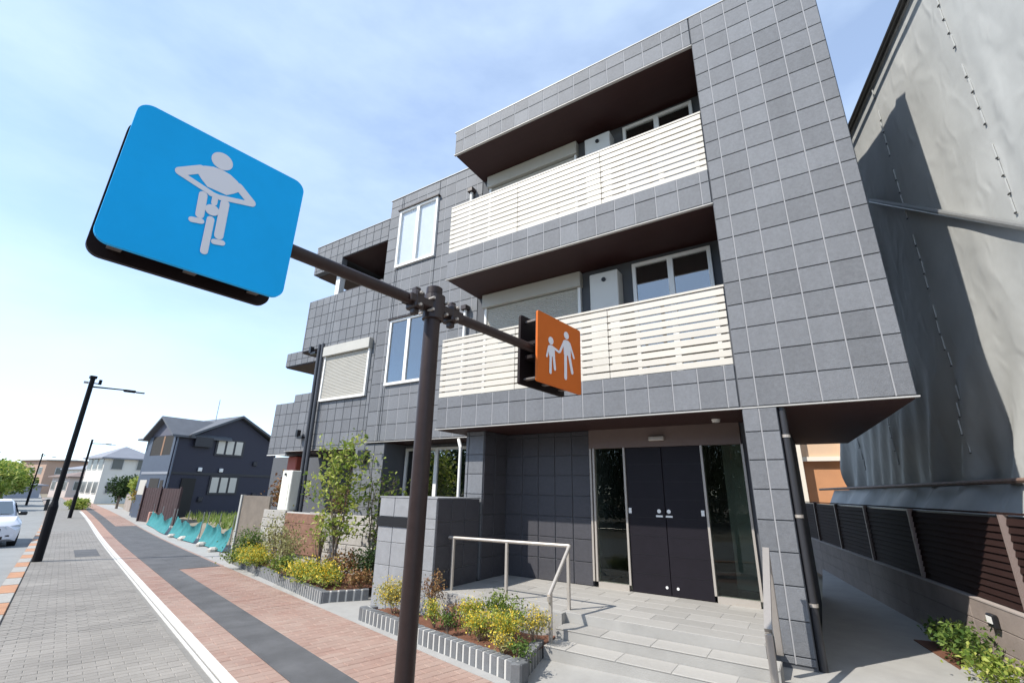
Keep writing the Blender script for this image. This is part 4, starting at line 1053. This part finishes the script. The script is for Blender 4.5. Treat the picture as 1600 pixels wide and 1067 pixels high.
for (s0, s1, n0, n1, lb) in ((13.6, 17.0, -.35, -.35, 'near length of teal netting sagging between stakes'), (17.3, 21.5, -.45, -.62, 'middle length of teal netting drooping to the ground'), (22.0, 29, -.65, -.55, 'far length of teal netting beside the dark house fence')):
    r = root('netting', W((s0+s1)/2, n0), lb, 'netting', 'teal nets around the vacant plot')
    b = MB(); ph = s0*3
    b.grid(110, 14, lambda u, v: W(s0+(s1-s0)*u, n0+(n1-n0)*u+.05*math.sin(u*7+ph)*(.4+.6*v)+.016*math.sin(u*41+v*5)*v-.16*(1-v)**2+.10*math.sin(v*3.1)*math.sin(u*math.pi*2)**2, .015+(.66+.05*math.sin(u*7+ph)-.17*math.sin(u*math.pi*2)**2)*v)); b.build('net', NET, r, smooth=True)
    for u in (0, .5, 1): p = W(s0+(s1-s0)*u, n0+(n1-n0)*u); MB().tube(p, p+Vector((.03, 0, 1.0)), .015, n=6).build('stake', GRS, r)
STN = mat('rubble_stone', (.50,.46,.41), .9, .3, 8)
for i, (s_, n_, k) in enumerate(((16.2, -.55, .16), (18.9, -.62, .2), (20.6, -.75, .15), (14.2, -.62, .14))):
    b = MB(W(s_, n_, .04)); b.lathe([(0, -k*.5), (k*.9, -k*.3), (k, k*.1), (k*.6, k*.45), (0, k*.5)], 7); tag(b.build('stone', STN), ['pale stone holding down the near netting', 'pale stone between the middle netting sags', 'small pale stone under the far netting', 'pale stone at the near end of the netting'][i], 'stone', 'stones along the netting')

# ------------------------------------------------------------------ gardens, hedges and far houses
def bush(name, label, loc, rx, ry, rz, n, size, mt, group=None, cat='bush', trunk=True, seed=0):
    rnd = random.Random(seed); o = root(name, loc, label, cat, group); L0 = Vector(loc); b = MB()
    lobes = [(Vector((rnd.uniform(-.55, .55)*rx, rnd.uniform(-.55, .55)*ry, rz*rnd.uniform(.5, 1.45))), rnd.uniform(.32, .6)) for _ in range(9)]
    pts = []
    for i in range(n):
        c, q = lobes[rnd.randrange(9)]; d = Vector((rnd.gauss(0, 1), rnd.gauss(0, 1), rnd.gauss(0, 1))).normalized()*(rnd.random()**.35)
        pts.append(L0+c+Vector((d.x*rx*q, d.y*ry*q, d.z*rz*q)))
    leaves(b, pts, size, rnd); b.build('crown' if cat == 'tree' else 'foliage', mt, o, kind='stuff')
    t = MB(); t.tube(L0+Vector((0, 0, -.2)), L0+Vector((0, 0, rz*.9)), rx*.09, rx*.05, n=7)
    for c, q in lobes[:5]: t.tube(L0+Vector((0, 0, rz*.4)), L0+c, rx*.04, rx*.015, n=5)
    t.build('trunk' if cat == 'tree' else 'stem', BARK, o)
    return o
bush('bush', 'orange-tinged bush spilling over the garden wall left of the dark fence', W(37.0, -.1), .9, .8, .85, 1500, .09, leafmat('leaf_orange', [(.10,.13,.03), (.30,.20,.04), (.42,.24,.04), (.15,.2,.05)], .3), 'garden bushes', seed=21)
bush('bush', 'bright green bush on the wall before the white house', W(43.5, .6, .6), 1.7, 1.3, 1.1, 2200, .12, LIME, 'garden bushes', seed=22)
bush('bush', 'dark green tall bush before the white house wall', W(50, -.4), 1.2, 1.0, 1.6, 1800, .12, DKG, 'garden bushes', seed=23)
bush('bush', 'dark green bush behind the bright one beside the white house', W(42, 2.2, .8), 1.6, 1.2, 1.2, 1800, .12, GREEN, 'garden bushes', seed=24)
bush('bush', 'round grass-green bush at the end of the white line', W(48.6, -2.95), 1.5, .9, .45, 1900, .09, LIME, 'garden bushes', seed=25)
bush('bush', 'low green bush in front of the stone garden pier', W(34.2, -.25), .55, .5, .55, 900, .08, OLIVE, 'garden bushes', seed=26)
WST = mat('garden_stone', (.30,.255,.225), .9, .3, 3)
gw = root('garden_wall', W(38, 0), 'rough reddish-grey stone garden wall left of the netting', 'wall')
for s0, s1, h in ((30.6, 32.2, 1.0), (32.4, 34.6, 1.75), (38.6, 42.5, 1.2), (44, 49, 1.15)):
    MB(W(s0, .0), SD, ND).box(0, s1-s0, -.15, .15, -.2, h, bev=.03).build('wall_section', WST, gw)
MB(W(30.2, -.4), SD, ND).box(0, .35, -.15, .2, -.2, .55, bev=.03).build('pier', mat('red_stone', (.42,.24,.19), .9, .2, 5), gw)
def far_house(name, label, loc, yawd, sx, sy, h, rh, wallm, roofm, nwin=3, hip=True):
    c, s_ = math.cos(R(yawd)), math.sin(R(yawd)); u = Vector((c, s_, 0)); v = Vector((-s_, c, 0)); o = root(name, loc, label, 'house', 'far houses'); M = lambda: MB(Vector(loc), u, v)
    M().box(-sx/2, sx/2, -sy/2, sy/2, -.6, h).build('wall', wallm, o)
    e = .5; b = M(); a = sx/2+e; d = sy/2+e; rl = (sx-sy)/2 if hip and sx > sy else (a if not hip else .3)
    b.add([(-a,-d,h),(a,-d,h),(a,d,h),(-a,d,h),(-rl,0,h+rh),(rl,0,h+rh),(-a,-d,h-.15),(a,-d,h-.15),(a,d,h-.15),(-a,d,h-.15)], [(0,1,5,4),(2,3,4,5),(1,2,5),(3,0,4),(0,6,7,1),(1,7,8,2),(2,8,9,3),(3,9,6,0),(6,9,8,7)]); b.build('roof', roofm, o)
    WN = mat('far_window', (.05,.06,.07), .15); FW = mat('far_window_frame', (.5,.5,.48), .5)
    for zz in (.9, 3.6):
        if zz+1.2 > h: continue
        for i in range(nwin):
            x = -sx/2+sx*(i+.5)/nwin
            w_ = M().box(x-.65, x+.65, -sy/2-.06, -sy/2-.002, zz-.08, zz+1.28).build('window', FW, o); M().box(x-.57, x+.57, -sy/2-.075, -sy/2-.061, zz, zz+1.2).build('pane', WN, w_)
        for i in range(2):
            y = -sy/2+sy*(i+.5)/2
            w_ = M().box(sx/2+.002, sx/2+.06, y-.6, y+.6, zz-.08, zz+1.28).build('window', FW, o); M().box(sx/2+.061, sx/2+.075, y-.52, y+.52, zz, zz+1.2).build('pane', WN, w_)
    return o
FWH = mat('far_white', (.66,.64,.58), .8, .08, 1); FGR = mat('far_grey_wall', (.33,.34,.38), .8, .06, 1); FRF = mat('far_roof_grey', (.22,.23,.26), .8, .1, 1); FBR = mat('far_brown', (.40,.27,.20), .8, .1, .6); FRB = mat('far_roof_brown', (.20,.15,.13), .8)
wp = (-72.5, 17.9, -.44)
far_house('white_house', 'white two-storey house with a grey hipped roof left of the navy house', wp, 0, 5.4, 5.0, 4.9, 1.5, FWH, FRF)
MB().box(-56.2, -52.0, 14.5, 17.5, 2.0, 2.12).build('carport_roof', WHITE, tag(root('carport', (-54, 16, -.4), 'flat white carport roof beside the navy house', 'carport'), None))
for o in list(bpy.data.objects):
    if o.name == 'carport':
        for x, y in ((-55.9, 14.8), (-52.3, 14.8), (-55.9, 17.2), (-52.3, 17.2)): MB().box(x-.08, x+.08, y-.08, y+.08, -.5, 2.0).build('post', TRIM, o)
far_house('brown_apartment', 'brown flat-roofed apartment block far down the road', (-137, 28.2, -.44), 10, 10, 9, 6.3, .25, FBR, FRB, 3, False)
far_house('far_house', 'pinkish house roof between the brown block and the white house', (-101, 22.3, -.44), 5, 6, 5, 2.9, .8, mat('far_pink', (.5,.42,.38), .8), FRB, 3)
far_house('far_house', 'small dark-roofed house rising behind the brown block', (-116, 28.0, -.44), 8, 7, 6, 4.4, 1.0, FWH, FRF, 3)
far_house('far_house', 'low grey house at the bend of the road', (-92, 13.2, -.44), 12, 3.5, 4, 1.6, .4, FGR, FRF, 2)
tl = [(-46, .2, 2.0, 'rounded green tree nearest the left edge beyond the white car', OLIVE), (-53, 3.4, 2.2, 'bright green tree behind the parked car', LIME), (-57, .8, 2.6, 'broad green tree at the far left edge', OLIVE), (-62, 6.0, 2.3, 'green tree left of the far street lamp', LIME), (-50, 2.0, 1.6, 'low leafy tree filling the gap above the car roof', GREEN), (-66, 3.8, 2.7, 'deep green tree behind the bright one', OLIVE), (-78, 9.2, 2.7, 'far green tree left of the brown block', OLIVE)]
for i, (x, y, r, lb, mt) in enumerate(tl):
    bush('green_tree', lb, (x, y, -.44), r*1.1, r*1.1, r*.95, 3000, .2, mt, 'trees beyond the car', 'tree', seed=200+i)
# the wood on the far side of the road, behind the camera: it shows in the window glass
b = MB(); rnd = random.Random(77)
for k in range(24):
    s_ = -24+k*2.4; c = P0+SD*s_+ND*(-26+rnd.uniform(-2, 2)); hh = rnd.uniform(5, 8.5)
    leaves(b, [c+Vector((rnd.gauss(0, 1.5), rnd.gauss(0, 1.3), max(.1, rnd.gauss(hh*.42, hh*.24)))) for _ in range(2900)], .20, rnd)
tag(b.build('wood', DKG), 'green wood across the road mirrored in the window panes', 'wood', kind='stuff')
